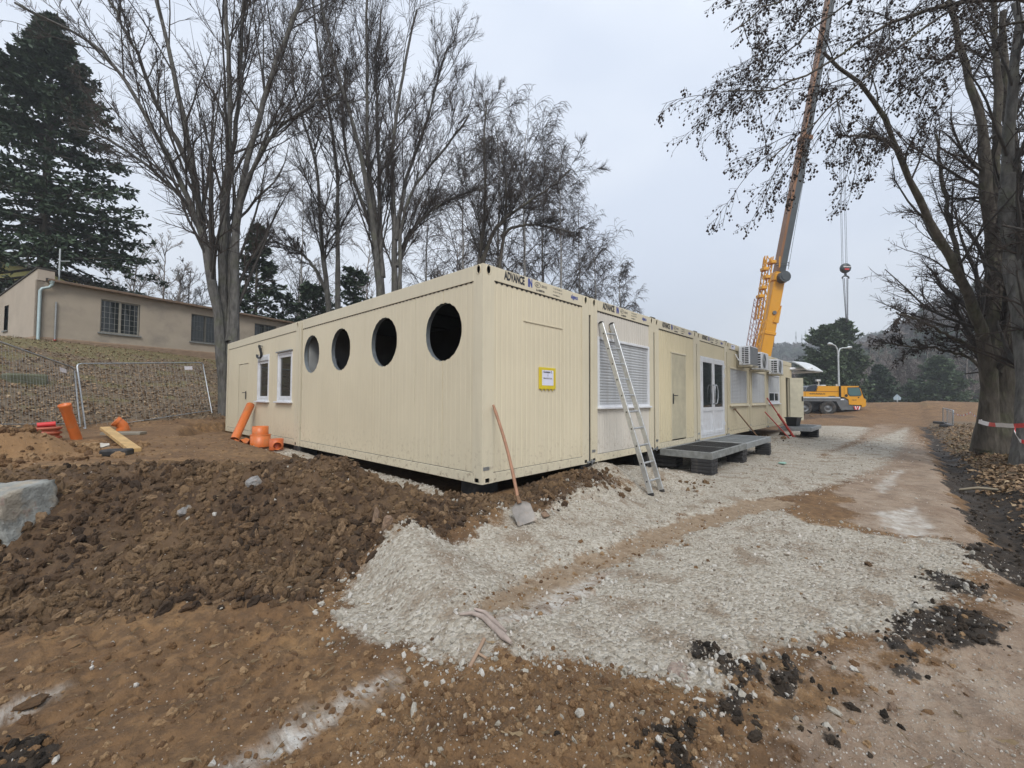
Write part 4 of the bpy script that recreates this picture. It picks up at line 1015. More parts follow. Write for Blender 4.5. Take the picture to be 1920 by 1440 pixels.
def shovel():
    tip = np.array([.16, -.56, gz(.16, -.56)+.01]); top = np.array([.23, -.06, 1.0])
    top = (lambda d: C0+d*((-.035-C0[1])/d[1]))(ray(925, 760)); tip = G(988, 987, .03)
    neck = (lambda p: p)(None)
    t = thing('shovel', 'dirty square shovel with a wooden handle leaning on the first container', 'shovel', tip)
    Dg = float((tip-C0) @ FW); nk = at(971, 934, Dg+.10); 
    m = MB(); pts = []
    for u in np.linspace(0, 1, 12):
        p = nk*(1-u)+top*u; p = p+np.array([.01, -.03, .0])*math.sin(u*math.pi)*.9; pts.append(p-tip)
    m.tube(pts, [.019]*10+[.021, .016], 8); m.build('handle', M_wood, t)
    ax = Vector(nk-tip).normalized(); wd = Vector((.93, -.37, 0)); wd = (wd-ax*wd.dot(ax)).normalized(); nn = ax.cross(wd)
    L = (Vector(nk-tip)).length*.88
    m = MB(); rows = []; nU = 7; nV = 8
    for i in range(nV+1):
        v = i/nV; hw = .118 if v < .8 else .118-.09*((v-.8)/.2)
        for j in range(nU+1):
            u = j/nU*2-1; dz = -.018*(u*u)*(1)+.02*math.sin(v*1.6)
            rows.append(ax*(v*L)+wd*(u*hw)+nn*dz)
    fs = [(i*(nU+1)+j, i*(nU+1)+j+1, (i+1)*(nU+1)+j+1, (i+1)*(nU+1)+j) for i in range(nV) for j in range(nU)]
    m.add(rows, fs, True); m.add([r-nn*.004 for r in rows], [f[::-1] for f in fs], True)
    m.build('blade', M_blade, t)
    m = MB(); m.tube([ax*(L*.9), ax*(L*1.25)], [.028, .022], 8); m.build('socket', M_brownm, t)
shovel()
def pole(name, label, a, b, r, mt, cat, extra=None):
    t = thing(name, label, cat, a)
    m = MB(); m.tube([(0, 0, 0), np.array(b)-np.array(a)], r, 8); m.build('shaft', mt, t)
    if extra: extra(t, np.array(b)-np.array(a))
    return t
def onwall(px, py, y=-.03):
    d = ray(px, py); t = (y-C0[1])/d[1]; return C0+d*t
def tgrip(t, v):
    m = MB(); m.tube([v+np.array([-.09, 0, .0]), v+np.array([.09, 0, 0])], .022, 6); m.build('grip', M_brownm, t)
pole('garden_tool', 'long brown tool shaft leaning under the grey shutter past the platform', (11.55, -.62, gz(11.5, -.6)), onwall(1378, 767), .02, M_brownm, 'tool', tgrip)
pole('red_pole', 'thin red pole leaning between the two far shutters', (14.2, -.85, gz(14.2, -.85)), onwall(1434, 772), .02, M_red, 'pole')
def prop(t, v):
    m = MB(); m.tube([v*.0, v*.58], .042, 8); m.build('outer_tube', M_red, t)
    m = MB(); m.box(-.07, .07, -.07, .07, -.01, .01); m.build('base_plate', M_red, t)
pole('red_prop', 'red adjustable steel prop leaning on the container with the half raised shutter', (14.95, -.85, gz(14.9, -.85)+.01), onwall(1438, 746), .022, M_red, 'prop', prop)
bk = thing('bucket', 'black rectangular mortar tub standing by the open door', 'tub', (15.9, -.70, .052), -.1)
m = MB(); o_, i_ = (.30, .20), (.24, .15)
V8 = lambda a, z: [(-a[0], -a[1], z), (a[0], -a[1], z), (a[0], a[1], z), (-a[0], a[1], z)]
vs = V8(i_, 0)+V8(o_, .33)+V8((.285, .185), .33)+V8((.23, .14), .02)
fs = [(0, 1, 2, 3)]+[(i, (i+1) % 4, 4+(i+1) % 4, 4+i) for i in range(4)]+[(4+i, 4+(i+1) % 4, 8+(i+1) % 4, 8+i) for i in range(4)]+[(8+i, 8+(i+1) % 4, 12+(i+1) % 4, 12+i) for i in range(4)]+[(12, 13, 14, 15)]
m.add(vs, fs); m.build('tub_body', M_blackpl, bk)
m = MB(); m.box(-.325, .325, -.225, -.2, .31, .335); m.box(-.325, .325, .2, .225, .31, .335); m.build('tub_rim', M_blackpl, bk)

# ---------------------------------------------------------------- orange drainage parts
def pipe_hollow(mb, a, b, r, th=.006, k=20, sock=None):
    a, b = np.array(a, float), np.array(b, float); d = b-a; Ln = np.linalg.norm(d)
    rings = [(r, 0), (r, Ln)] if not sock else [(r, 0), (r, Ln-sock), (r*1.13, Ln-sock+.03), (r*1.13, Ln-.05), (r*1.19, Ln-.04), (r*1.19, Ln-.015), (r*1.13, Ln)]
    rings = rings+[(rings[-1][0]-th, Ln), (r-th, Ln-.25 if Ln > .4 else 0.01), (r-th, 0), (r, 0)]
    M = Vector(d).to_track_quat('Z', 'Y').to_matrix().to_4x4(); M.translation = Vector(a)
    mb.lathe(rings, k, M); return M
def orange(name, label, cat='pipe', loc=(0, 0, 0)): return thing(name, label, cat, loc, group=None)
a = at(146, 829, 8.3); b = at(120.5, 758, 8.05)
t = orange('orange_pipe', 'orange sewer pipe stuck upright and leaning beside the wire fence', 'pipe', a)
m = MB(); pipe_hollow(m, (0, 0, 0), b-a, .082, sock=.14); m.build('pipe_body', M_orange, t)
a = at(440, 824, 10.6); b = (lambda d: C0+d*((-.10-C0[0])/d[0]))(ray(470, 759))
t = orange('orange_pipe', 'orange sewer pipe leaning against the long wall of the back container', 'pipe', a)
m = MB(); pipe_hollow(m, (0, 0, 0), b-a, .10, sock=None); m.tube([(b-a)*.62, (b-a)*.622], .102, 18, False); m.build('pipe_body', M_orange, t)
def ground_at(px, py, lift=0): return G(px, py, lift)
def stand(px, py, D): p = at(px, py, D); p[2] = gz(p[0], p[1]); return p
p = at(488, 837, 9.6)
t = orange('pipe_coupling', 'wide orange coupling standing upright by the long wall, narrower ring on top', 'pipe fitting', p)
m = MB(); pipe_hollow(m, (0, 0, 0), (0.0, 0, .27), .205); m.build('wide_sleeve', M_orange, t)
m = MB(); pipe_hollow(m, (.0, .02, .27), (.0, .02, .46), .165); m.lathe([(.21, .262), (.21, .275), (.17, .278)], 24); m.build('narrow_sleeve', M_orange, t)
p = at(518, 843, 9.3)
t = orange('pipe_branch', 'short orange pipe branch with a round side outlet facing the heap', 'pipe fitting', p)
m = MB(); pipe_hollow(m, (0, 0, 0), (0, 0, .24), .14); m.build('branch_body', mat('orange_red_pipe', (.52, .12, .035), .4, dirt=(.35, .2, .1), damt=.6), t)
m = MB(); dcam = (C0-p); dcam[2] = 0; dcam /= np.linalg.norm(dcam); pipe_hollow(m, dcam*.08+np.array([.02, 0, .105]), dcam*.24+np.array([.02, 0, .10]), .085)
m.build('side_outlet', M_orange, t)
m = MB(); pts = [at(445+6*i, 829+3*math.sin(i*1.9), 10.2-.06*i) for i in range(7)]
c0 = pts[0]; vs = []; 
for i, q in enumerate(pts):
    for j in range(4):
        vs.append(q-c0+np.array([(j-1.5)*.10, (j-1.5)*.05, .05*math.sin(i*2.3+j*1.7)+.03]))
m.add(vs, [(i*4+j, i*4+j+1, (i+1)*4+j+1, (i+1)*4+j) for i in range(6) for j in range(3)], True)
m.add([v-np.array([0, 0, .012]) for v in vs], [(i*4+j, (i+1)*4+j, (i+1)*4+j+1, i*4+j+1) for i in range(6) for j in range(3)], True)
o = m.build('orange_net', M_orange, None, c0); tag(o, 'crumpled orange plastic net lying at the foot of the leaning pipe', 'net')
p = G(231, 812, .06)
t = orange('pipe_elbow', 'orange pipe elbow lying on the board by the fence corner', 'pipe fitting', p)
m = MB(); arc = [(.0, 0, 0), (0, 0, .07), (-.02, 0, .12), (-.07, 0, .17), (-.12, .0, .20)]; m.tube(arc, .105, 16); m.tube([(0, 0, -.005), (0, 0, .05)], .125, 16); m.tube([(-.10, 0, .19), (-.15, 0, .225)], .12, 16); m.build('elbow_body', M_orange, t)
p = at(350, 842, 7.8)
t = orange('pipe_end', 'small orange pipe end poking out of the trench', 'pipe fitting', p)
m = MB(); pipe_hollow(m, (0, 0, -.06), (.05, -.08, .03), .065); m.build('pipe_stub', M_orange, t)
# corrugated inspection chamber in the pit
p = at(83, 822, 8.0); p[2] -= .45
t = thing('inspection_chamber', 'red brown corrugated drain chamber in the pit left of the leaning pipe', 'drain chamber', p)
prf = []
for k in range(15): prf += [(.20 if k % 2 else .235, k*.045), (.20 if k % 2 else .235, k*.045+.028)]
prf += [(.18, .67), (.18, .3)]
m = MB(); m.lathe(prf, 26); m.build('corrugated_wall', M_redpipe, t)
m = MB(); m.tube([(-.1, 0, .70), (.14, 0, .72)], .05, 8); m.build('stub_pipe', M_redplast, t)
# timber and fence feet by the fence
def lying(name, label, cat, p, dims, rot, mt, part='board'):
    t = thing(name, label, cat, p, rot=rot); m = MB(); m.box(-dims[0]/2, dims[0]/2, -dims[1]/2, dims[1]/2, 0, dims[2], bev=.006); m.build(part, mt, t); return t
pa, pb = G(196, 818, .17), G(253, 849, .04)
t = thing('timber_board', 'pale yellow timber plank sloping from the fence foot to the ground', 'plank', pb)
u = Vector(pa-pb); Lq = u.length; Mq = u.to_track_quat('X', 'Z').to_matrix().to_4x4()
m = MB(); m.box(0, Lq, -.08, .08, -.03, .03, Mq, .004); m.build('board', M_plank, t)
pp_ = G(232, 815, .0); lying('timber_board', 'grey weathered board lying under the orange elbow', 'plank', pp_, (.75, .25, .06), (0, 0, -.6), mat('grey_board', (.24, .22, .18), .8))
pp_ = G(219, 855, .0)
t = thing('rubber_block', 'loose black rubber fence foot below the sloping plank', 'fence foot', pp_, rot=(0, 0, -.55))
m = MB(); m.box(-.17, .17, -.11, .11, 0, .10, bev=.02); m.build('foot_block', M_rubber, t)
m = MB(); m.box(-.14, -.04, -.115, -.105, .02, .07); m.box(.04, .14, -.115, -.105, .02, .07); m.build('grip_slot', M_dark, t)
pp_ = G(172, 839, .0); t = thing('plastic_bag', 'flat dirty white sack on the clay before the plank', 'sack', pp_)
m = MB(); vs = []
for i in range(6):
    for j in range(4): vs.append(((i-2.5)*.085, (j-1.5)*.09, .03*math.sin(i*1.3+j)+.03))
m.add(vs, [(i*4+j, i*4+j+1, (i+1)*4+j+1, (i+1)*4+j) for i in range(5) for j in range(3)], True)
m.add([(x, y, z-.02) for x, y, z in vs], [(i*4+j, (i+1)*4+j, (i+1)*4+j+1, i*4+j+1) for i in range(5) for j in range(3)], True); m.build('sack_sheet', mat('dirty_white', (.45, .42, .36), .7), t)

# ---------------------------------------------------------------- wire fence panels
def fence_panel(label, bl, br, tl, tr, mesh=True, nx=34, nz=12, sign=(.75, .90), bow=0):
    bl, br, tl, tr = [np.array(q, float) for q in (bl, br, tl, tr)]
    t = thing('mesh_fence', label, 'fence', bl, group='temporary wire fence panels')
    def P(u, v): return (bl*(1-u)+br*u)*(1-v)+(tl*(1-u)+tr*u)*v-bl
    m = MB(); r = .019; c = .05
    m.tube([P(0, -.03), P(0, .5), P(0, 1-c*.9), P(c*.12, 1-c*.25), P(c*.5, 1), P(.5, 1), P(1-c*.5, 1), P(1-c*.12, 1-c*.25), P(1, 1-c*.9), P(1, .5), P(1, -.03)], r, 8); m.build('frame_tube', M_zinc, t)
    m = MB(); m.tube([P(0, .02), P(1, .02)], .014, 6); m.build('bottom_tube', M_zinc, t)
    if mesh:
        m = MB()
        for i in range(1, nx): m.tube([P(i/nx, .02), P(i/nx, .99)], .0022, 3, False)
        for j in range(1, nz): m.tube([P(0, j/nz), P(1, j/nz)], .0024, 3, False)
        o = m.build('wire_mesh', M_zinc, t); o['kind'] = 'stuff'
    s = MB(); a, b = sign; off = np.array([.0, -.012, 0])
    q = [P(a, .86)+off, P(b, .86)+off, P(b, .93)+off, P(a, .93)+off]; s.add(q+[x-off*.3 for x in q], [(0, 1, 2, 3), (7, 6, 5, 4)]); s.build('name_plate', mat('name_plate', (.7, .66, .68), .5, var=.15, scale=30), t)
    return t, P
f1l, f1r = at(-60, 800, 7.4), at(150, 797, 10.3)
fence_panel('wire fence panel at the left edge with a thin mesh, running out of the picture', f1l, f1r, at(-66, 618, 7.5), at(139, 690, 10.4), sign=(.82, .90))
fence_panel('wire fence panel leaning askew between the orange pipe and the big tree', at(161, 807, 10.4), at(397, 771, 14.3), at(144, 682, 10.5), at(380, 680, 14.7), sign=(.80, .88), nx=30)
pz = at(157, 814, 10.3); t = thing('rubber_block', 'black rubber fence foot under the two panels meeting by the pipe', 'fence foot', pz, rot=(0, 0, .9)); m = MB(); m.box(-.30, .30, -.12, .12, -.08, .06, bev=.02); m.build('foot_block', M_rubber, t)
m = MB(); m.prism([(-.02, .06), (.2, .06), (.02, .16)], -.03, .03); m.build('foot_bracket', M_zinc, t)

# far folded panels by the road
P0, P1, P2_, P3 = at(1768, 793, 21.5), at(1786, 798, 20.5), at(1768, 765, 21.5), at(1786.5, 769, 20.5)
fence_panel('folded grey fence panels standing on black feet beside the road verge', P0, P1, P2_, P3, nx=14, nz=20, sign=(.3, .5))
fence_panel('second folded fence panel close behind the one beside the road verge', at(1776, 794, 22.3), at(1787, 797, 20.4), at(1776, 767, 22.3), at(1788, 769.5, 20.4), nx=14, nz=18, sign=(.3, .5))
for q, lb in (((1762, 793, 21.8), 'farther black foot below the folded fence panels'), ((1775, 799, 20.6), 'nearer black foot below the folded fence panels')):
    p = at(*q); t = thing('rubber_block', lb, 'fence foot', p, rot=(0, 0, .3)); m = MB(); m.box(-.45, .45, -.12, .12, -.05, .07, bev=.02); m.build('foot_block', M_rubber, t)

# ---------------------------------------------------------------- loose rocks and bits
def single_rock(label, p, size, mt, seed, flat=.8, name='rock', cat='rock', rot=0., sub=3, group=None, rough=.12):
    me = rock_mesh(name, seed, mt, sub, flat, rough); o = link(name, me, None, p); o.scale = (size[0], size[1], size[2]); o.rotation_euler = (0, 0, rot)
    return tag(o, label, cat, group)
def rock_mat(name, c1, c2, c3):
    m, n, l, b = _new(name); tcn = n.new('ShaderNodeTexCoord').outputs['Object']
    f = _noise(n, l, tcn, 3.2, 8, .65); g = _noise(n, l, tcn, 1.7, 4, .5); cc = _ramp(n, l, f, (.33, c1), (.62, c2)); cc = _mix(n, l, _ramp(n, l, g, (.50, 0.), (.58, .9)), cc, c3)
    cc = _mix(n, l, _ramp(n, l, _noise(n, l, tcn, 6.1, 3), (.60, 0.), (.68, .6)), cc, (.34, .24, .21))
    l.new(cc, b.inputs['Base Color']); b.inputs['Roughness'].default_value = .85; _bump(n, l, b, f, .9, .08); return m
M_boulder = rock_mat('greenish_boulder', (.20, .205, .19), (.40, .41, .385), (.33, .29, .23))
M_grock = rock_mat('grey_rock', (.22, .21, .20), (.42, .41, .40), (.30, .24, .18)); M_tanrock = rock_mat('tan_rock', (.26, .17, .11), (.36, .25, .17), (.22, .15, .10)); M_pinkslab = rock_mat('pink_slab', (.30, .22, .18), (.42, .34, .28), (.33, .25, .19))
import bmesh
def slab_boulder():
    bm = bmesh.new(); bmesh.ops.create_cube(bm, size=1); bmesh.ops.subdivide_edges(bm, edges=bm.edges[:], cuts=14, use_grid_fill=True)
    V = np.array([v.co[:] for v in bm.verts])
    for v in bm.verts:
        c = v.co; l_ = max(abs(c.x), abs(c.y), abs(c.z)); 
        rr = Vector(c).normalized()*.62; c2 = c.lerp(rr, .07)
        q = fbm(np.array([c.x*3+c.z*2.1]), np.array([c.y*3+c.z*1.3]), 9, 4)[0]; q2 = fbm(np.array([c.x*9+c.z*7]), np.array([c.y*9-c.z*5]), 19, 3)[0]
        q3 = sstep(.02, .16, np.array([c2.z-.12+.25*c2.x*0+.1*q]))[0]
        c2 = c2*(1+.09*q+.05*q2)+Vector((-.0, .07*q3, 0)); v.co = c2
    me = bpy.data.meshes.new('boulder'); bm.to_mesh(me); bm.free(); me.materials.append(M_boulder)
    for pl in me.polygons: pl.use_smooth = True
    ang = _y+R(90)
    p = at(-10, 968, 3.75); o = link('boulder', me, None, p); o.rotation_euler = (R(9), R(-4), _y-R(90)); o.scale = (.66, .45, .48)
    tag(o, 'big squarish grey green boulder with pinkish patches on the dark heap', 'boulder')
slab_boulder()
single_rock('pale grey rock lying on the heap crest below the orange couplings', G(480, 911, .03), (.22, .18, .16), M_grock, 5, .9, rot=.5)
single_rock('pale grey rock in the middle of the dark heap slope', G(345, 966, .02), (.17, .13, .14), M_grock, 6, .9, rot=1.)
single_rock('tan rock, the left one of the pair above the gravel tip', G(704, 985, .05), (.17, .12, .26), M_tanrock, 7, 1, rot=.8)
single_rock('tan rock, the right one of the pair above the gravel tip', G(727, 992, .04), (.17, .12, .22), M_tanrock, 8, 1, rot=.2)
single_rock('flat pinkish slab at the lower edge of the gravel', G(1278, 1262, .0), (.26, .20, .10), M_pinkslab, 9, .5, 'stone_slab', 'slab', .4)
single_rock('small whitish stone on the soil far left below the boulder', G(150, 1003, .01), (.13, .08, .06), M_stonew, 10, .6, rot=.4)
single_rock('brown clod alone on the sandy ground at lower right', G(1672, 1330, .01), (.07, .05, .05), M_tanrock, 12, .8, 'clod', 'clod')
single_rock('dark clod on the pale gravel in the middle distance', G(1628, 1062, .01), (.10, .08, .06), M_clod, 13, .8, 'clod', 'clod')
single_rock('dark lump lying in the clay at lower left', G(60, 1322, .01), (.16, .10, .07), M_clod, 14, .7, 'clod', 'clod')
single_rock('flat tan stone beside the shovel blade', G(1022, 968, .02), (.2, .14, .07), M_tanrock, 17, .6, 'stone_slab', 'slab', .5)
k = 0
for (x, y, s) in ((1565, 1340, .09), (1510, 1235, .07), (1600, 1258, .08), (1605, 1262, .06), (1735, 1225, .06), (800, 1255, .06), (765, 1262, .06), (720, 1365, .05), (960, 1260, .05), (1330, 1285, .07), (1260, 1340, .05), (435, 1136, .04), (415, 1143, .035)):
    k += 1; single_rock('pale loose stone by itself on the brown ground', G(x, y, .008), (s, s*.75, s*.6), M_stonew, 40+k, .8, 'stone', 'stone', k*1., 1, 'single pale stones on the brown ground', .28)
# dirty pink rag half buried in the gravel
t0 = G(915, 1165, .02); m = MB(); pts = [G(x, y, .025)-t0 for x, y in ((862, 1160), (885, 1158), (905, 1166), (925, 1185), (945, 1205), (958, 1215))]
m.tube(pts, [.008, .014, .017, .019, .022, .010], 9); m.tube([q+np.array([.03, .012, .012]) for q in pts[1:5]], [.008, .014, .016, .008], 8)
o = m.build('rag', M_pink, None, t0); tag(o, 'twisted dirty pink rag half buried in the gravel', 'rag')
me = o.data
t0 = G(895, 1235, .02); m = MB(); m.tube([G(880, 1262, .02)-t0, (0, 0, 0.01), G(908, 1210, .03)-t0], .012, 6); m.tube([(0, 0, .01), G(912, 1248, .03)-t0], .008, 6); o = m.build('stick', mat('stick', (.32, .22, .15), .9), None, t0); tag(o, 'short forked stick on the gravel below the pink rag', 'stick')
t0 = G(1800, 921, .02); t1 = G(1872, 923, .03); m = MB(); m.tube([(0, 0, 0), (t1-t0)*.5+np.array([0, 0, .03]), t1-t0], [.022, .026, .02], 7); o = m.build('fallen_branch', mat('branch_pale', (.33, .28, .20), .9), None, t0); tag(o, 'straight pale branch lying across the muddy ditch', 'branch')
t0 = G(1467, 871, .02); m = MB(); m.prism([(-.13, -.05), (.02, -.08), (.15, -.02), (.10, .06), (-.08, .07)], 0, .02, 'z'); o = m.build('green_sheet', M_green, None, t0); tag(o, 'small pale green sheet lying on the gravel before the platforms', 'sheet')
# red and white tape
def tape(label, pts, w=.07, seg=10):
    pts = [np.array(p) for p in pts]; c0_ = pts[0]; a = MB(); b = MB(); path = []
    for p, q in zip(pts[:-1], pts[1:]):
        Lp = np.linalg.norm(q-p); n = max(4, int(Lp/.12))
        for i in range(n): u = i/n; path.append(p*(1-u)+q*u+np.array([0, 0, -.05*Lp*.4*math.sin(u*math.pi)]))
    path.append(pts[-1])
    t = thing('barrier_tape', label, 'tape', c0_)
    for i, (p, q) in enumerate(zip(path[:-1], path[1:])):
        tw = math.sin(i*.35)*.5; up = np.array([0, math.sin(tw)*.6, 1.])*w/2; tgt = a if (i//3) % 3 else b
        n_ = np.array([.002, .002, 0]); tgt.add([p-up-c0_, q-up-c0_, q+up-c0_, p+up-c0_, p-up-c0_+n_, q-up-c0_+n_, q+up-c0_+n_, p+up-c0_+n_], [(0, 1, 2, 3), (7, 6, 5, 4)])
    a.build('white_stripes', M_whitetape, t); b.build('red_stripes', M_redplast, t)
# ---------------------------------------------------------------- plastered bungalow on the slope
M_plaster = mat('plaster', (.40, .345, .275), .9, 0, .07, 1.2, bump=.35, bscale=55, dirt=(.25, .225, .19), dscale=.7, damt=.8)
M_plaster2 = mat('plaster_gable', (.46, .395, .325), .9, 0, .06, 1.2, bump=.3, bscale=55, dirt=(.36, .31, .26), dscale=.9, damt=.5)
M_plinth = mat('plinth_tan', (.36, .26, .18), .85, 0, .15, 4)
M_rooff = mat('roof_fascia', (.17, .115, .075), .8, 0, .3, 6)
M_roofd = mat('roof_felt', (.07, .065, .06), .9)
BA = np.array([-4.55, 24.85, 3.38])
bg_ = thing('bungalow', 'low grey plastered bungalow with a flat roof on the leafy slope', 'house', BA, R(16))
zt = lambda x: 3.02+.012*x
m = MB()
winsB = [(2.2, 3.78, .92, 2.60), (6.2, 7.75, .95, 2.58), (9.9, 11.4, 1.2, 2.62)]
wall(m, 0, 16, -1.0, 3.02, end_map, None, [rect(a, b, c, d) for a, b, c, d in winsB], 0, .2)
m.build('front_wall', M_plaster, bg_)
m = MB(); ga = [(0, -1.), (9, -1.), (9, 2.2), (0, 3.45)]
wall(m, 0, 9, -1, 2.2, side_map, None, [rect(3.65, 4.25, .95, 2.2)], 0, .2)
m.prism([(0, 2.2), (9, 2.2), (0, 3.50)], -.0, .25, 'x'); m.box(.0, .55, -.03, .02, 3.0, 3.50); m.build('gable_wall', M_plaster2, bg_)
m = MB(); m.box(.02, 16, 8.8, 9, -1, 2.2); m.box(15.8, 16, .02, 8.8, -1, 3); m.build('rear_wall', M_plaster, bg_)
m = MB(); m.prism([(-.12, 3.02), (9.1, 2.22), (9.1, 2.30), (-.12, 3.14)], .26, 16.2, 'x'); m.build('roof', M_roofd, bg_)
m = MB(); m.box(.3, 16.2, -.28, -.12, 2.98, 3.10, bev=.02); m.build('gutter', M_rooff, bg_)
m = MB(); m.prism([(-.05, 3.52), (9, 2.21), (9, 2.26), (-.05, 3.58)], -.04, .60, 'x'); m.build('parapet_cap', M_roofd, bg_)
m = MB(); m.box(-.03, 16.03, -.035, -.0, -.9, .42, bev=.004); m.box(-.035, -.0, .0, 9, -.9, .42); m.build('plinth', M_plinth, bg_)
m = MB()
for z in (.08, .16, .24, .32): m.box(.0, 16, -.045, -.035, z, z+.02)
m.build('plinth_ledge', mat('plinth_line', (.27, .19, .13), .9), bg_)
for k, (a, b, c, d) in enumerate(winsB):
    f = MB(); frame_rect(f, a, b, c, d, .06, -.13, -.06); dbox(f, (a+b)/2-.05, (a+b)/2+.04, c+.06, d-.06, -.13, -.06); f = f.build('window', mat('old_window_frame', (.33, .31, .26), .7) if k == 0 else mat('dark_frame', (.12, .115, .10), .7), bg_)
    dbox(MB(), a+.06, b-.06, c+.06, d-.06, -.12, -.11).build('glass_pane', M_glass, f)
    s = MB(); dbox(s, a-.08, b+.08, c-.07, c, -.1, .08); s.build('sill', M_conc, f)
    g = MB()
    for x in np.arange(a+.15, b-.05, .2 if k == 0 else .16): g.tube([(x, -.01+.0, c+.02), (x, -.01, d-.02)], .008, 4)
    for z in np.arange(c+.2, d-.1, .28 if k == 0 else .5): g.tube([(a+.02, -.01, z), (b-.02, -.01, z)], .008, 4)
    if k == 1: g.tube([(a+.38+.14*math.cos(q), -.012, (c+d)/2+.14*math.sin(q)) for q in np.linspace(0, 6.283, 13)], .01, 4)
    g.build('window_grille', mat('grille', (.28, .28, .26) if k == 0 else (.10, .11, .10), .6), f)
MB().box(-.0+.08, .1, 3.65, 4.25, .95, 2.2).build('glass_pane', M_glass, bg_)
MB().box(-.06, .08, 3.6, 4.3, .88, .95).build('sill', M_conc, bg_)
m = MB(); m.tube([(.42, -.2, 3.0), (.42, -.2, 2.85), (.36, -.14, 2.72), (.14, -.11, 2.62), (.08, -.10, 2.5), (.08, -.10, .25), (.04, -.14, .12), (-.06, -.2, .08)], .06, 10); m.tube([(.42, -.2, 3.02), (.42, -.2, 2.86)], [.11, .06], 10); m.build('downpipe', mat('zinc_pipe_pale', (.36, .45, .46), .5, .2), bg_)
m = MB(); m.tube([(.62, -.06, .12), (.62, -.06, 2.1)], .035, 8); m.build('riser_pipe', M_galv, bg_); m = MB(); m.tube([(.62, -.06, .26), (.62, -.06, .34)], .055, 8); m.build('pipe_collar', M_red, bg_)
m = MB(); m.tube([(.75, .2, 3.0), (.75, .2, 4.7)], .03, 6); m.tube([(.75, .2, 4.1), (1.1, .2, 4.2)], .02, 6); m.build('antenna_mast', M_lampgrey, bg_)
m = MB(); m.box(-.9, -.02, .1, 2.6, -1.2, .05, bev=.05); m.build('concrete_step', mat('pale_concrete', (.42, .43, .42), .9, bump=.4), bg_)
m = MB(); m.box(.0, 5.0, -.55, -.04, -.8, .0, bev=.02); m.build('drain_ledge', mat('mossy_ledge', (.16, .15, .09), .9, var=.3), bg_)
st = at(45, 742, 13.5); 
# low mossy block on the slope behind the fence
q = G(46, 716); t = thing('stone_block', 'low mossy square block on the slope behind the left fence', 'block', q, .3); m = MB(); m.box(-.42, .42, -.3, .3, -.4, .22, bev=.05); m.build('block_body', mat('mossy_block', (.10, .105, .065), .95, var=.3, bump=.6), t)

# yellow house behind
yh = thing('yellow_house', 'yellow house partly hidden behind the fir at the left edge', 'house', at(-90, 640, 38), R(30))
m = MB(); wall(m, 0, 9.5, -4, 8.2, end_map, None, [rect(5.2, 6.9, 4.6, 6.6), rect(2.0, 3.4, 4.6, 6.6)], 0, .3); m.build('front_wall', mat('yellow_plaster', (.34, .31, .10), .9), yh)
m = MB(); m.box(9.3, 9.5, .02, 7, -4, 8.2); m.box(0, .2, .02, 7, -4, 8.2); m.build('side_wall', mat('yellow_plaster_side', (.44, .41, .15), .9), yh)
m = MB(); m.prism([(-.6, 8.2), (7.6, 8.2), (7.6, 8.45), (3.5, 9.6), (-.6, 8.45)], -.5, 10, 'x'); m.build('roof', M_roofd, yh)
for a, b in ((5.2, 6.9), (2.0, 3.4)):
    f = MB(); frame_rect(f, a, b, 4.6, 6.6, .12, -.15, .02); f = f.build('window', M_whiteplast, yh); dbox(MB(), a+.12, b-.12, 4.72, 6.48, -.1, -.05).build('glass_pane', M_glass, f)

# ---------------------------------------------------------------- mobile crane
KZ = 20.66
def kx(x8): return (x8/12+1480-1625)/KZ
def kz(y8): return (778.0-680-y8/12)/KZ
cr0 = at(1625, 779.5, 38); cr0[2] = -.33
cr = thing('mobile_crane', 'yellow telescopic mobile crane parked past the row with its boom raised', 'crane', cr0, -(math.pi/2-_y))
def kpoly(pts): return [(kx(x), kz(y)) for x, y in pts]
m = MB(); m.prism(kpoly([(1190, 520), (1590, 520), (1625, 560), (1700, 790), (1742, 830), (1745, 960), (1700, 992), (1650, 992), (1640, 950), (1362, 940), (1355, 830), (1262, 772), (1190, 768)]), .05, 2.5); cab = m.build('cab', M_crane, cr)
m = MB(); m.prism(kpoly([(1340, 565), (1580, 558), (1600, 600), (1635, 700), (1610, 735), (1390, 738), (1345, 690)]), .02, .049); m.build('side_window', M_glassg, cab)
m = MB(); m.prism(kpoly([(1328, 553), (1590, 545), (1612, 590), (1650, 705), (1620, 750), (1385, 752), (1330, 700)]), .035, .0495); m.build('window_seal', M_rubber, cab)
m = MB(); m.prism(kpoly([(1592, 530), (1640, 570), (1712, 790), (1700, 795), (1628, 570), (1585, 540)]), .0, 2.52); m.build('windscreen_pillar', M_dark, cab)
m = MB(); m.tube([(kx(1300), .02, kz(735)), (kx(1300), .049, kz(735))], .13, 12); m.tube([(kx(1575), .02, kz(780)), (kx(1575), .049, kz(780))], .06, 8); m.build('side_lamp', M_dark, cab)
m = MB(); m.box(kx(1178), kx(1190), .06, 2.4, kz(768), kz(525)); m.box(kx(1252), kx(1256), .04, .05, kz(768), kz(545)); m.build('cab_gap', M_rubber, cr)
m = MB(); m.prism(kpoly([(292, 762), (292, 690), (322, 652), (672, 652), (700, 560), (735, 522), (1176, 522), (1176, 762)]), .25, 2.3); m.build('engine_cover', M_crane, cr)
m = MB(); m.box(kx(672), kx(1176), .235, .25, kz(650), kz(640)); m.box(kx(405), kx(412), .238, .25, kz(760), kz(655)); m.build('cover_seam', M_boomo, cr)
T = Matrix(((1, 0, 0, 0), (0, 0, -1, 0), (0, 1, 0, 0), (0, 0, 0, 1)))
def ktext(txt, x8, y8, size, mt, dy=.235, sx=1.): return text_obj('lettering', txt, size, mt, cr, Matrix.Translation((kx(x8), dy, kz(y8))) @ T, sx, .004)
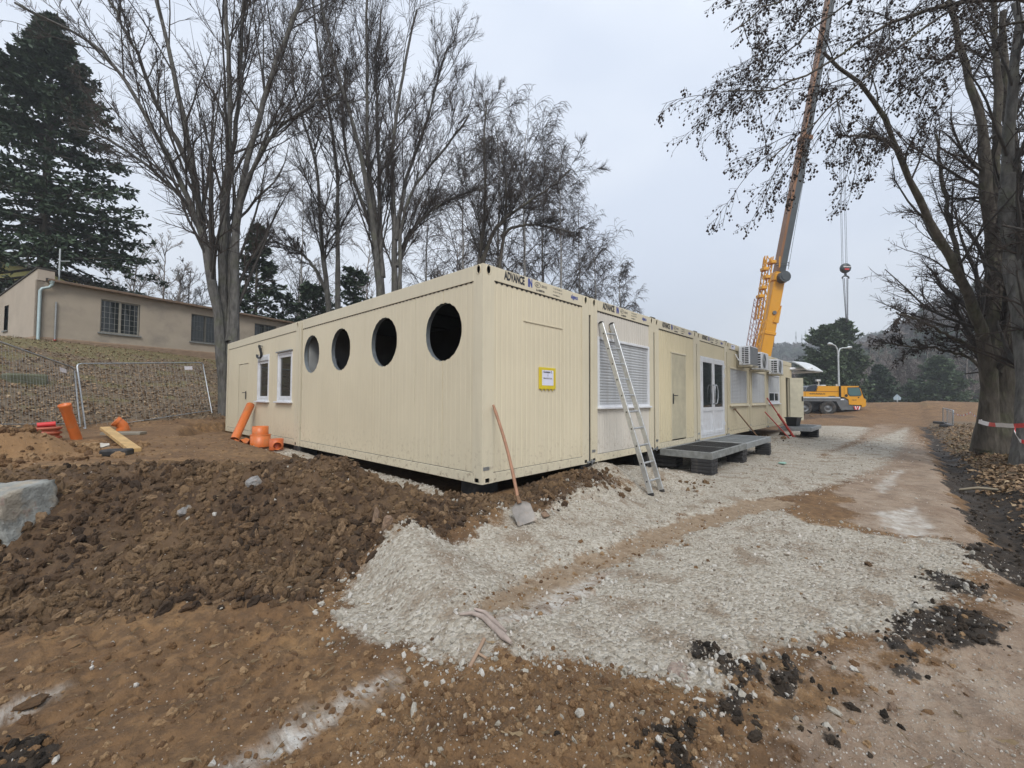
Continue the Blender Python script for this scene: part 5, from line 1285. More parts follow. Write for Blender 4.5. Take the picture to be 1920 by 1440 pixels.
ktext('www.hanys.cz', 505, 712, .22, M_text, .238, 1.15); ktext('LIEBHERR', 935, 762, .10, M_text, .238, 1.5); ktext('LTM 1060', 1425, 845, .10, M_text, .04)
m = MB(); m.prism(kpoly([(430, 645), (480, 545), (560, 512), (690, 495), (710, 530), (668, 640)]), .35, 1.3); m.build('operator_cab', glass_mat('op_cab_glass', (.02, .025, .035), .1), cr)
m = MB(); m.tube([(kx(425), .34, kz(648)), (kx(475), .34, kz(542)), (kx(560), .34, kz(508)), (kx(700), .34, kz(492))], .035, 6); m.build('cab_frame', M_craneg, cr)
m = MB(); m.tube([(kx(815), .8, kz(510)), (kx(820), .8, kz(440)), (kx(780), .8, kz(370))], .05, 6); m.box(kx(760), kx(850), .7, .9, kz(410), kz(365)); m.tube([(kx(1250), .9, kz(520)), (kx(1250), .9, kz(470))], .07, 8); m.box(kx(870), kx(1000), .8, 1.4, kz(525), kz(490), bev=.05); m.build('roof_fittings', M_lampgrey, cr)
m = MB(); m.box(-14, kx(1155), .0, 2.55, kz(800), kz(768)); m.build('deck_edge', M_lampgrey, cr)
m = MB(); m.box(-14, kx(1150), .08, 2.47, kz(868), kz(800)); m.prism(kpoly([(1085, 868), (1155, 800), (1255, 790), (1355, 850), (1360, 950), (1600, 965), (1640, 985), (1600, 1058), (1262, 1058), (1200, 1072), (1155, 1000)]), .1, 2.45); m.build('chassis', M_craneg, cr)
m = MB(); m.box(kx(1175), kx(1250), .05, .099, kz(840), kz(812)); m.build('data_plate', M_whiteplast, cr)
m = MB(); m.box(-14, kx(1100), .75, 1.8, .5, kz(865)); m.build('frame_beam', M_boom, cr)
for x8, rr in ((905, .68), (380, .68), (-1400, .68), (-1950, .68)):
    for side in (0, 1):
        y0 = .12 if side == 0 else 2.0
        w = thing('wheel', None, None, (kx(x8), y0, .64)); del_ = w; w.parent = cr; w.rotation_euler = (0, 0, R(-12) if x8 == 905 else 0)
        M = Matrix.Rotation(R(-90), 4, 'X')
        m = MB(); m.lathe([(.34, .0), (.36, -.02), (.58, -.0), (.66, .04), (.68, .10), (.68, .30), (.66, .36), (.58, .40), (.34, .38)], 28, M); m.build('tyre', M_tyre, w)
        m = MB(); m.lathe([(.0, .03), (.10, .03), (.12, .06), (.17, .07), (.20, .10), (.33, .05), (.36, .0)], 20, M); m.build('rim', M_craneg, w)
m = MB(); m.box(kx(1545), kx(1580), .3, .5, kz(1215), kz(880)); m.box(kx(1500), kx(1630), .05, .6, kz(1235), kz(1212), bev=.02); m.tube([(kx(1600), .3, kz(1050)), (kx(1660), .2, kz(1200))], .02, 5); m.box(kx(1560), kx(1560)+.15, .2, 2.3, kz(1080), kz(1062)); og = m.build('outrigger', M_craneg, cr)
m = MB(); m2 = MB()
for k in range(6):
    x0 = kx(1455+k*26); (m if k % 2 == 0 else m2).add([(x0, .02, kz(975)), (x0+.10, .02, kz(975)), (x0+.10+(.1 if k < 3 else -.1), .02, kz(1055)), (x0+(.1 if k < 3 else -.1), .02, kz(1055))], [(0, 1, 2, 3)])
m.build('warning_stripes', M_redplast, og); m2.build('warning_plate', M_whitetape, og)
# turntable and boom
def loc_(p):                                             # world point -> crane frame
    a_ = -(math.pi/2-_y); d = np.array(p)-cr0; return np.array([d[0]*math.cos(a_)+d[1]*math.sin(a_), -d[0]*math.sin(a_)+d[1]*math.cos(a_), d[2]])
m = MB(); m.box(-12.5, -8.8, .35, 2.2, 1.55, 2.3, bev=.05); m.lathe([(.9, 1.3), (.9, 1.6)], 20, Matrix.Translation((-10.2, 1.3, 0))); m.build('slewing_platform', M_crane, cr)
DB = 39.3
def seg(mb, pa, pb, wa, wb, dep=.7, prof=None, off=0.):
    a, b = loc_(at(*pa, DB)), loc_(at(*pb, DB)); u = Vector(b-a); Lr = u.length; u.normalize(); yv = Vector((0, 1, 0)); xv = yv.cross(u).normalized(); yv = u.cross(xv)
    M = Matrix(((xv.x, yv.x, u.x, a[0]), (xv.y, yv.y, u.y, a[1]), (xv.z, yv.z, u.z, a[2]), (0, 0, 0, 1)))
    mb.box(-wa/2+off, wa/2+off, -dep/2, dep/2, 0, Lr, M, .04); return M, Lr
m = MB(); M, Lr = seg(m, (1417, 745), (1460, 512), 1.0, .9, .8); m.build('boom_base', M_crane, cr)
m = MB(); m.box(-.62, .62, -.5, .5, Lr-.9, Lr-.2, M, .05); m.box(-.55, .55, -.46, .46, Lr*.5, Lr*.5+.3, M, .03); m.prism([(0.05, Lr*.60), (.55, Lr*.60), (.55, Lr*.74)], -.5, .5, 'y', M); m.build('boom_collar', M_crane, cr)
m = MB(); M2, L2 = seg(m, (1461, 512), (1510, 258), .78, .74, .66); m.build('boom_section', M_boom, cr)
m = MB(); m.box(-.42, -.19, -.345, .35, .05, L2, M2); m.build('boom_top_plate', M_boomo, cr)
m = MB(); M3, L3 = seg(m, (1510, 258), (1584, -150), .66, .6, .56); m.build('boom_section', M_boom, cr)
m = MB(); m.box(-.36, -.17, -.295, .30, .05, L3, M3); m.box(-.5, .5, -.4, .4, -.3, .1, M3, .03); m.build('boom_top_plate', M_boomo, cr)
m = MB(); a_, b_ = loc_(at(1443, 668, DB)), loc_(at(1446, 606, DB)); m.tube([a_, b_], .13, 10); b2 = loc_(at(1448, 612, DB)); m.tube([b_-np.array([.0, 0, 2.2]), b2], .2, 10); m.build('lift_cylinder', M_craneg, cr)
c_ = loc_(at(1468, 520, DB-.6)); m = MB(); m.tube([c_+np.array([0, -.35, 0]), c_+np.array([0, .45, 0])], .52, 18); m.tube([c_+np.array([0, -.4, 0]), c_+np.array([0, -.36, 0])], .36, 12); m.build('hose_reel', M_boom, cr)
m = MB(); c2_ = loc_(at(1453, 586, DB-.5)); m.tube([c2_, c2_+np.array([0, .6, 0])], .18, 10); m.build('guide_roller', M_craneg, cr)
# folded lattice jib along the left of the boom
def lattice(mb, p0, p1, w, n, r, dep=.5):
    a, b = loc_(at(*p0, DB-.7)), loc_(at(*p1, DB-.7)); u = (b-a)/np.linalg.norm(b-a); L = np.linalg.norm(b-a); x = np.array([u[2], 0, -u[0]])
    C = [a+x*s*w/2+np.array([0, q*dep/2, 0]) for s in (-1, 1) for q in (-1, 1)]
    for c in C: mb.tube([c, c+u*L], r, 5)
    for i in range(n):
        z0, z1 = L*i/n, L*(i+1)/n; s = -1 if i % 2 else 1
        for q in (0, 1): mb.tube([C[0+q]+u*(z0 if s > 0 else z1), C[2+q]+u*(z1 if s > 0 else z0)], r*.6, 4)
        for q in (0, 2): mb.tube([C[q]+u*z0, C[q+1]+u*z1], r*.6, 4)
m = MB(); lattice(m, (1407, 655), (1423, 560), .55, 9, .035); m.build('jib_lattice', mat('jib_red', (.34, .17, .14), .5), cr)
m = MB(); lattice(m, (1424, 600), (1441, 482), .55, 8, .06); lattice(m, (1418, 652), (1430, 600), .35, 5, .05)
for px, py in ((1434, 505), (1448, 492), (1438, 520), (1426, 556), (1431, 540)):
    q = loc_(at(px, py, DB-.9)); m.box(q[0]-.28, q[0]+.22, q[1]-.3, q[1]+.3, q[2]-.15, q[2]+.15, bev=.04)
for px, py in ((1434, 480), (1446, 482), (1462, 481)): q = loc_(at(px, py, DB-.8)); m.tube([q-np.array([0.05, 0, 1.0]), q], .06, 5)
m.build('jib_lattice', M_crane, cr)
m = MB(); q0, q1 = loc_(at(1455, 498, DB-.6)), loc_(at(1479, 497, DB-.6))
for dz in (0, .22): m.tube([q0+[0, 0, dz], q1+[0, 0, dz]], .03, 5)
for u in (0, .5, 1): m.tube([q0*(1-u)+q1*u-[0, 0, .15], q0*(1-u)+q1*u+[0, 0, .3]], .03, 5)
m.build('hand_rail', M_boom, cr)
m = MB()
for (p, q) in (((1478, 505), (1584, -120)), ((1470, 520), (1580, -140))): m.tube([loc_(at(*p, DB-.3)), loc_(at(*q, DB-.3))], .018, 4)
m.build('hoist_rope', M_cable, cr)
hk0 = at(1585, 503, DB)
hk = thing('hook_block', 'dark round crane hook block hanging on ropes with chain slings below', 'crane hook', hk0)
m = MB(); Mx = Matrix.Rotation(R(90), 4, 'X') @ Matrix.Identity(4); Mrot = Matrix.Rotation(_y-R(90), 4, 'Z')
m.lathe([(0, -.22), (.40, -.2), (.46, -.1), (.46, .1), (.40, .2), (0, .22)], 20, Mrot @ Mx); m.build('sheave_housing', M_boom, hk)
m = MB(); m.box(-.26, .16, -.26, -.23, -.22, -.09, Mrot); m.build('warning_stripes', M_redplast, hk); m = MB(); m.box(-.36, .3, -.265, -.235, .03, .10, Mrot); m.build('warning_plate', M_whitetape, hk)
m = MB(); m.tube([(0, 0, -.4), (0, 0, -.75)], .10, 8); arc = [(.30*math.sin(t), 0, -.72-.26*(1-math.cos(t*.9))) for t in np.linspace(-1.7, 1.7, 12)]; m.tube([Mrot @ Vector(p) for p in arc], .07, 6); m.build('hook', M_boom, hk)
m = MB()
for dx_ in (-.32, -.2, .05, .18): m.tube([Mrot @ Vector((dx_, 0, .25)), Mrot @ Vector((dx_*1.0, 0, 34))], .018, 4)
m.build('hoist_rope', M_cable, hk)
for dx_, ex in ((-.25, -.05), (-.12, .0), (.12, .05), (.22, .12)):
    m = MB(); m.tube([Mrot @ Vector((dx_, 0, -.95)), Mrot @ Vector((ex, 0, -5.1))], .03, 4); m.build('chain_sling', M_cable, hk)

# ---------------------------------------------------------------- street lamp, small sign
def lamp():
    b = at(1573.5, 748, 50); t = thing('street_lamp', 'pale double armed street lamp behind the crane', 'street lamp', (b[0], b[1], -.3)); r_ = RT; k = 50/CF
    m = MB(); m.tube([(0, 0, 0), (0, 0, 4.6), (0, 0, 7.0)], [.12, .09, .08], 8); m.build('pole', M_lampgrey, t)
    P = lambda dx, z: r_*dx*k+np.array([0, 0, z+.3+1.0856])*1.0
    zz = lambda py: -(py-746)*k
    m = MB(); m.tube([P(0.5, zz(668)), P(1, zz(657)), P(4, zz(650)), P(9, zz(649)), P(18, zz(649))], .07, 6); m.build('arm', M_lampgrey, t)
    m = MB(); m.tube([P(0, zz(665)), P(-1, zz(652)), P(-5, zz(645)), P(-12, zz(641.5))], .07, 6); m.build('arm', M_lampgrey, t)
    for a, c in ((17, 648.5), (-19, 641)):
        m = MB(); p = P(a, zz(c)); q = P(a+8, zz(c-1) if a > 0 else zz(c+.8)); m.tube([p, (p*.6+q*.4), q], [.10, .2, .12], 8); m.build('lamp_head', M_craneg if 0 else M_lampgrey, t)
lamp()
b = at(1683, 776, 42); t = thing('road_sign', 'small pale road sign on a thin post beyond the road', 'sign', (b[0], b[1], -.45))
m = MB(); m.tube([(0, 0, 0), (0, 0, 1.9)], .035, 6); m.build('post', M_lampgrey, t)
m = MB(); Ms = Matrix.Rotation(_y-R(90)-.5, 4, 'Z'); m.prism([(-.26, 1.5), (.26, 1.5), (.30, 1.75), (0, 2.1), (-.3, 1.75)], -.02, .02, 'y', Ms); m.build('sign_plate', mat('sign_blue', (.35, .45, .52), .5), t)
# ---------------------------------------------------------------- trees
def nrm(v): return v/np.maximum(np.linalg.norm(v, axis=-1, keepdims=True), 1e-9)
def perp(v):
    a = rng.normal(size=v.shape); return nrm(a-v*np.sum(a*v, -1, keepdims=True))
def tubes(P, Rr, k):                                      # P (m,n,3), R (m,n) -> vertices and quads
    m, n, _ = P.shape; T = np.empty_like(P); T[:, 1:-1] = P[:, 2:]-P[:, :-2]; T[:, 0] = P[:, 1]-P[:, 0]; T[:, -1] = P[:, -1]-P[:, -2]; T = nrm(T)
    ref = np.zeros((m, 1, 3)); mn = np.argmin(abs(T[:, 0]), 1); ref[np.arange(m), 0, mn] = 1
    U = nrm(np.cross(T, ref)); Wv = np.cross(T, U); a = 2*np.pi*np.arange(k)/k
    V = P[:, :, None]+(U[:, :, None]*np.cos(a)[None, None, :, None]+Wv[:, :, None]*np.sin(a)[None, None, :, None])*Rr[:, :, None, None]
    i, j, q = np.meshgrid(np.arange(m), np.arange(n-1), np.arange(k), indexing='ij'); q2 = (q+1) % k
    F = np.stack([(i*n+j)*k+q, (i*n+j)*k+q2, (i*n+j+1)*k+q2, (i*n+j+1)*k+q], -1).reshape(-1, 4)
    return V.reshape(-1, 3), F
def join(parts):
    Vs, Fs, o = [], [], 0
    for V, F in parts: Vs.append(V); Fs.append(F+o); o += len(V)
    return np.vstack(Vs), np.vstack(Fs)
def grow(S, D, L, R0, n, wander, trop, taper=.25, up=(0, 0, 1)):
    m = len(S); P = np.empty((m, n, 3)); P[:, 0] = S; d = nrm(D); st = (L/(n-1))[:, None]; up = np.array(up)
    for i in range(1, n):
        d = nrm(d+rng.normal(size=(m, 3))*wander+up*trop); P[:, i] = P[:, i-1]+d*st
    return P, R0[:, None]*np.linspace(1, taper, n)[None]
def kids(P, Rr, cnt, t0, t1, ang, angv, Lf, rf, rmin, Lpar=None, lentaper=.5, gold=False):
    m, n, _ = P.shape; t = t0+(t1-t0)*rng.random((m, cnt)); x = t*(n-1); i = np.minimum(x.astype(int), n-2); f = (x-i)[..., None]
    ar = np.arange(m)[:, None]; S = P[ar, i]*(1-f)+P[ar, i+1]*f; d = nrm(P[ar, i+1]-P[ar, i]); r = Rr[ar, i]*(1-f[..., 0])+Rr[ar, i+1]*f[..., 0]
    Lp = np.linalg.norm(P[:, 1:]-P[:, :-1], axis=-1).sum(1)[:, None]
    a = R(1)*(ang+angv*rng.normal(size=(m, cnt)))[..., None]; D = d*np.cos(a)+perp(d)*np.sin(a)
    L = Lp*Lf*(1-lentaper*t)*rng.uniform(.6, 1.25, (m, cnt))
    return S.reshape(-1, 3), D.reshape(-1, 3), L.ravel(), np.maximum(r.ravel()*rf, rmin)
def resample(pts, n):
    P = np.array(pts, float); d = np.r_[0, np.cumsum(np.linalg.norm(P[1:]-P[:-1], axis=1))]; t = np.linspace(0, d[-1], n)
    Q = np.stack([np.interp(t, d, P[:, k]) for k in range(3)], 1)
    for _ in range(2): Q[1:-1] = Q[1:-1]*.5+(Q[:-2]+Q[2:])*.25
    return Q
def bare_tree(name, label, cat, stems, levels, bark, twig, group=None, cones=0, stem_k=9, knobs=True, base_flare=1.35, cone_len=.05, extra=None):
    # stems: list of (points, r0, r1); levels: list of dicts for the branch orders
    c0 = np.array(stems[0][0][0], float); t = thing(name, label, cat, c0, 0, group); parts = []; crown = []
    allP = []; allR = []
    for pts, r0, r1 in stems:
        n = 22; Q = resample(pts, n)-c0; rr = r0*(r1/r0)**(np.linspace(0, 1, n)**1.1); 
        if base_flare and pts is stems[0][0] or base_flare: rr[0] *= base_flare; rr[1] *= 1+(base_flare-1)*.35
        Q[2:] += rng.normal(size=(n-2, 3))*.012*np.linspace(1, 2, n-2)[:, None]
        rr = rr*(1+.06*rng.normal(size=n)) if knobs else rr
        allP.append(Q); allR.append(rr); parts.append(tubes(Q[None], rr[None], stem_k))
    P = np.stack(allP); Rr = np.stack(allR)
    V, F = join(parts); o = link('trunk', np_mesh('trunk', V, F, bark, True), t)
    last = None
    for li, lv in enumerate(levels):
        S, D, L, r = kids(P, Rr, lv['n'], lv.get('t0', .2), lv.get('t1', .98), lv['ang'], lv.get('av', 9), lv['L'], lv.get('rf', .5), lv['rmin'], lentaper=lv.get('lt', .5))
        if 'Lmax' in lv: L = np.minimum(L, lv['Lmax']*rng.uniform(.7, 1.1, len(L)))
        keep = np.ones(len(S), bool)
        if 'zmin' in lv: keep = S[:, 2] > lv['zmin']
        S, D, L, r = S[keep], D[keep], L[keep], r[keep]
        if 'sweep' in lv: D = D+np.array(lv['sweep'])
        P, Rr = grow(S, D, L, r, lv.get('seg', 5), lv.get('w', .12), lv.get('trop', .08), lv.get('taper', .35))
        crown.append((P, Rr, lv.get('k', 3 if li else 5)))
        if extra is not None and li == 0:
            pass
    big = [tubes(a, b, k) for a, b, k in crown[:1]]; V, F = join(big); link('limbs', np_mesh('limbs', V, F, M_limb, True), t)
    V, F = join([tubes(a, b, k) for a, b, k in crown[1:]]); link('crown', np_mesh('crown', V, F, twig), t)
    if cones:
        tips = np.vstack([crown[-1][0][:, -1], crown[-1][0][:, 1], crown[-1][0][:, -2]]); idx = rng.choice(len(tips), min(cones, len(tips)), replace=False); T = tips[idx]
        octa = np.array([(0, 0, 0), (.38, 0, -.45), (0, .38, -.45), (-.38, 0, -.45), (0, -.38, -.45), (0, 0, -1.)]); fo = np.array([(0, 1, 2), (0, 2, 3), (0, 3, 4), (0, 4, 1), (5, 2, 1), (5, 3, 2), (5, 4, 3), (5, 1, 4)])
        s = cone_len*rng.uniform(.6, 1.4, len(T)); j = rng.normal(size=(len(T), 3))*[.02, .02, .0]
        V = (T+j)[:, None]+octa[None]*s[:, None, None]-np.array([0, 0, .02]); F = (fo[None]+np.arange(len(T))[:, None, None]*6).reshape(-1, 3)
        o = link('cones', np_mesh('cones', V.reshape(-1, 3), F, M_cone), t); o['kind'] = 'stuff'
    return t
def st(D, r0, r1, *px, dd=0):
    n = len(px); pts = [at(x, y, D+dd*i/max(n-1, 1)) for i, (x, y) in enumerate(px)]; return (pts, r0, r1)

GT2 = None
M_limb = mat('limb_bark', (.05, .045, .040), .9, var=.35, scale=5)
# big many-stemmed tree left of the back container
D = 14.8
ASC = [dict(n=16, ang=26, av=9, L=.42, rf=.42, rmin=.016, t0=.22, t1=.97, seg=9, w=.07, trop=.07, lt=.35, taper=.22, k=5, zmin=2.5),
       dict(n=9, ang=34, av=10, L=.36, rf=.5, rmin=.009, t0=.15, seg=6, w=.12, trop=.06, taper=.4),
       dict(n=13, ang=38, av=12, L=.42, rf=.6, rmin=.0062, t0=.1, seg=3, w=.16, trop=.04, taper=.6, lt=.3)]
bare_tree('bare_tree', 'tall bare tree with many rising stems behind the far end of the long wall', 'tree', [
    st(D, .20, .05, (424, 790), (418, 700), (410, 600), (396, 520), (377, 430), (364, 330), (346, 230), (328, 140), (302, 40), (280, -80), dd=-.6),
    st(D, .20, .05, (430, 790), (426, 700), (420, 600), (417, 500), (416, 417), (424, 330), (433, 250), (431, 146), (424, 40), (418, -130), dd=.5),
    st(D, .20, .05, (436, 790), (438, 700), (438, 600), (440, 500), (443, 417), (458, 317), (479, 250), (502, 167), (540, 60), (580, -40), dd=.2),
    st(D, .13, .05, (432, 640), (434, 560), (431, 480), (424, 420), (430, 330), (448, 200), (452, 90), (462, -60), dd=1.5),
    st(D, .12, .035, (400, 540), (383, 450), (358, 385), (320, 300), (275, 222), (233, 140), (180, 80), (110, 45), (30, 5), dd=-2.),
    st(D, .09, .03, (378, 436), (345, 372), (300, 330), (250, 290), (205, 262), (150, 240), dd=1.),
    st(D, .10, .03, (364, 330), (330, 260), (290, 190), (262, 110), (215, 20), (180, -60), dd=-1.5),
    st(D, .08, .03, (443, 430), (452, 370), (480, 300), (520, 240), (570, 205), (640, 170), dd=-.8)],
    ASC, M_bark, M_twig, stem_k=10, base_flare=1.2)

GB = [dict(n=15, ang=24, av=8, L=.36, rf=.4, rmin=.016, t0=.2, t1=.97, seg=8, w=.07, trop=.07, lt=.35, taper=.25, k=4, zmin=2.5),
      dict(n=10, ang=28, av=9, L=.44, rf=.5, rmin=.010, t0=.12, seg=5, w=.09, trop=.07, taper=.45),
      dict(n=12, ang=30, av=10, L=.55, rf=.6, rmin=.0072, t0=.1, seg=3, w=.10, trop=.08, taper=.6, lt=.3)]
GT = [dict(n=19, ang=36, av=10, L=.32, rf=.4, rmin=.014, t0=.3, t1=.98, seg=8, w=.08, trop=.05, lt=.3, taper=.3, k=4, zmin=3),
      dict(n=11, ang=30, av=10, L=.44, rf=.5, rmin=.010, t0=.1, seg=5, w=.10, trop=.05, taper=.5),
      dict(n=14, ang=33, av=10, L=.58, rf=.6, rmin=.0075, t0=.1, seg=3, w=.10, trop=.04, taper=.6, lt=.3)]
D = 21
bare_tree('bare_tree', 'slim bare tree with one curving trunk, first behind the long wall roof', 'tree', [
    st(D, .17, .04, (622, 680), (617, 579), (608, 500), (600, 417), (598, 333), (580, 258), (560, 200), (545, 130)),
    st(D, .09, .03, (612, 545), (590, 500), (560, 470), (520, 455), (480, 450), dd=-1)], GT, M_bark, M_twig, cones=0)
bare_tree('bare_tree', 'slim bare tree with a straight trunk, second behind the long wall roof', 'tree', [
    st(D, .16, .04, (636, 680), (634, 575), (633, 450), (633, 333), (625, 250), (608, 167), (594, 83), (585, 0))], GT, M_bark, M_twig, cones=0)
D = 20
bare_tree('bare_tree', 'tall forked bare tree rising behind the second round hole from the right', 'tree', [
    st(D, .20, .05, (716, 660), (713, 550), (700, 437), (692, 372), (668, 250), (621, 96), (600, 0), dd=-1),
    st(D, .18, .05, (722, 660), (716, 550), (706, 420), (688, 300), (686, 250), (690, 150), (687, 62), (690, -40)),
    st(D, .13, .04, (716, 520), (712, 417), (710, 292), (706, 200), (704, 125), (715, 20)),
    st(D, .10, .04, (700, 437), (675, 370), (650, 300), (640, 210), (650, 110), dd=1)], GB, M_bark, M_twig, cones=0)
bare_tree('bare_tree', 'broad bare tree with limbs sweeping right beside the forked one', 'tree', [
    st(D, .18, .05, (741, 660), (740, 542), (740, 417), (733, 292), (750, 167), (767, 83), (780, 20)),
    st(D, .13, .04, (750, 660), (750, 542), (750, 417), (783, 333), (833, 283), (880, 215), dd=-1),
    st(D, .11, .04, (746, 500), (765, 440), (800, 400), (850, 370), (910, 350), dd=1.),
    st(D, .11, .04, (742, 450), (762, 330), (800, 230), (826, 130), (838, 90), dd=.5)], GB, M_bark, M_twig, cones=0)
D = 24
bare_tree('bare_tree', 'bare tree with a leaning main limb behind the near roof corner', 'tree', [
    st(D, .20, .04, (896, 620), (898, 492), (910, 396), (908, 271), (912, 187)),
    st(D, .15, .04, (900, 505), (925, 430), (954, 404), (1000, 372), (1040, 345), (1071, 317), dd=-1)], GT, M_barkd, M_twig)
bare_tree('bare_tree', 'bare tree with a low arching limb above the lettered end wall', 'tree', [
    st(D, .17, .04, (935, 620), (937, 496), (948, 417), (950, 340), (940, 290)),
    st(D, .10, .03, (940, 445), (960, 425), (992, 421), (1030, 425), (1078, 436), dd=-1)], GT, M_barkd, M_twig)
# drooping birches further back along the row
def birch(label, px, ytop, D, spread, name='birch_tree'):
    a = at(px, 620, D); h = at(px, ytop, D)[2]-a[2]; b = a+np.array([0, 0, -3.5])
    return bare_tree(name, label, 'tree', [([b, a, a+[.2, 0, h*.4], a+[.1, .1, h*.75], a+[0, 0, h]], .15, .025)],
        [dict(n=34, ang=48, av=9, L=spread, rf=.4, rmin=.02, t0=.25, t1=1, seg=7, w=.07, trop=.06, lt=.55, taper=.4, k=4),
         dict(n=9, ang=36, av=10, L=.45, rf=.5, rmin=.013, t0=.2, seg=6, w=.10, trop=-.14, taper=.5),
         dict(n=6, ang=34, av=10, L=.75, rf=.6, rmin=.011, t0=.2, seg=5, w=.08, trop=-.38, taper=.6, lt=.3)], M_barkb, M_twigw if 0 else M_twig, None)
bir = birch('weeping birch, tallest of those above the row roofs', 1050, 300, 30, .42)
birch('weeping birch, lower one in the middle above the second container', 1115, 468, 33, .42)
birch('small weeping birch, last one above the row roofs', 1162, 512, 33, .40)

for k, (px, yt, D_, lb_) in enumerate(((985, 235, 32, 'fine twigged birch filling the gap beside the arching limb'), (1020, 290, 36, 'fine twigged birch behind the lettered end wall, right of the arching limb'),
        (930, 230, 36, 'fine twigged birch behind the nearest roof corner'), (1085, 385, 36, 'fine twigged birch between the tallest and the lower weeping birch'), (870, 250, 38, 'fine twigged birch left of the leaning limb, far back'),
        (800, 330, 40, 'thin far birch seen between the broad tree and the roof'), (560, 330, 40, 'thin far birch between the big stemmed tree and the slim trunks'))):
    c_ = copy_tree(bir); b_ = at(px, 620, D_); b_[2] = b_[2]-3.5; hh = at(px, yt, D_)[2]-at(px, 620, D_)[2]; s_ = (hh+3.5)/(at(1050, 300, 30)[2]-at(1050, 620, 30)[2]+3.5)
    c_.location = tuple(b_); c_.scale = (s_, s_, s_); c_.rotation_euler = (0, 0, 1.1+k*1.7); c_['label'] = lb_
# trees by the road on the right
D = 10.0
RB = [dict(n=14, ang=42, av=14, L=.30, rf=.36, rmin=.014, t0=.10, t1=.98, seg=8, w=.10, trop=.05, lt=.3, taper=.25, k=4, zmin=1.2, Lmax=3.2),
      dict(n=11, ang=40, av=12, L=.46, rf=.5, rmin=.006, t0=.1, seg=6, w=.13, trop=.02, taper=.45),
      dict(n=10, ang=42, av=14, L=.42, rf=.6, rmin=.0045, t0=.1, seg=4, w=.2, trop=.0, taper=.6, lt=.3)]
rb = G(1872, 842)
def rt(*px, D=None, dd=0):
    return [at(x, y, (D or 10.4)+dd*i/(len(px)-1)) for i, (x, y) in enumerate(px)]
bare_tree('bare_tree', 'massive mossy tree beside the road, dark trunk splitting low into many stems', 'tree', [
    (rt((1868, 850), (1872, 760), (1872, 690), (1876, 600), (1870, 500), (1852, 370), (1833, 194), (1802, 97), (1780, 0)), .38, .05),
    (rt((1850, 840), (1856, 760), (1855, 690), (1838, 610), (1821, 560), (1790, 502), (1747, 420), (1712, 350), (1685, 284), (1650, 202), (1588, 136), (1545, 100), dd=-1.5), .20, .03),
    (rt((1878, 840), (1884, 740), (1890, 660), (1894, 560), (1900, 430), (1905, 300), (1885, 160), (1880, 20), dd=.6), .34, .06),
    (rt((1862, 700), (1868, 640), (1868, 560), (1862, 440), (1866, 300), (1872, 150), (1860, 0)), .20, .05),
    (rt((1880, 680), (1905, 600), (1925, 500), (1940, 350), (1935, 200)), .20, .06),
    (rt((1866, 700), (1840, 620), (1815, 560), (1795, 480), (1770, 360), (1755, 250), dd=1.), .10, .03),
    (rt((1832, 660), (1805, 640), (1770, 625), (1720, 600), (1680, 585), dd=-.5), .045, .018),
    (rt((1840, 690), (1810, 665), (1760, 655), (1700, 650), (1650, 640), dd=.8), .04, .016),
    (rt((1685, 284), (1660, 262), (1620, 255), (1570, 250), dd=-.5), .05, .02)],
    RB, M_barkd, M_twig, cones=1300, stem_k=14, base_flare=1.22, cone_len=.05)
q = G(1925, 880)
bare_tree('bare_tree', 'second thick trunk at the right edge of the picture with tape round it', 'tree', [
    ([at(1934, 895, 8.2), at(1938, 800, 8.3), at(1934, 700, 8.5), at(1925, 620, 8.6), at(1905, 520, 8.8), at(1885, 380, 9), at(1895, 200, 9), at(1910, 0, 9)], .27, .06),
    ([at(1945, 860, 8.4), at(1955, 700, 8.6), at(1950, 560, 8.8), at(1945, 380, 9), at(1960, 200, 9)], .24, .08)],
    RB[:1]+[dict(RB[1], n=7), dict(RB[2], n=5)], M_bark, M_twig, stem_k=14, base_flare=1.35)
# tree out of the frame on the right whose boughs hang across the corner
OD = 7.6
def ob(*px, dd=0): return [at(x, y, OD+dd*i/(len(px)-1)) for i, (x, y) in enumerate(px)]
HB = [dict(n=19, ang=38, av=12, L=.34, rf=.4, rmin=.008, t0=.22, t1=1, seg=8, w=.10, trop=-.05, lt=.35, taper=.35, k=4, Lmax=1.7),
      dict(n=9, ang=36, av=12, L=.42, rf=.5, rmin=.0045, t0=.1, seg=6, w=.14, trop=-.09, taper=.5),
      dict(n=6, ang=38, av=14, L=.42, rf=.6, rmin=.0028, t0=.15, seg=4, w=.16, trop=-.12, taper=.7, lt=.3)]
bare_tree('alder_tree', 'alder standing outside the right edge, its boughs with small dark cones hanging into the corner', 'tree', [
    ([at(2110, 900, OD), at(2100, 500, OD), at(2060, 200, OD), at(2030, 0, OD), at(2010, -200, OD)], .2, .1),
    (ob((2060, 120), (1950, -8), (1805, 0), (1689, 31), (1630, 62), (1572, 105), (1525, 136), (1483, 160), (1428, 175), (1370, 168), dd=-.6), .065, .012),
    (ob((2080, 330), (1990, 60), (1920, 22), (1825, 74), (1739, 124), (1693, 171), (1660, 215), (1610, 260), dd=.5), .05, .010),
    (ob((2060, 160), (1960, 10), (1830, -15), (1700, 70), (1640, 130), (1560, 200), (1490, 260), (1440, 300), dd=-.4), .04, .010),
    (ob((2040, 100), (1900, -90), (1720, -90), (1600, -50), (1500, -20), (1420, 20), (1370, 60), dd=-.8), .05, .010),
    (ob((2030, 50), (1880, -120), (1700, -60), (1580, 10), (1500, 70), (1440, 130), (1400, 200), dd=.2), .04, .010)],
    HB, M_barkd, M_twig, cones=8000, stem_k=8, base_flare=0, cone_len=.045)
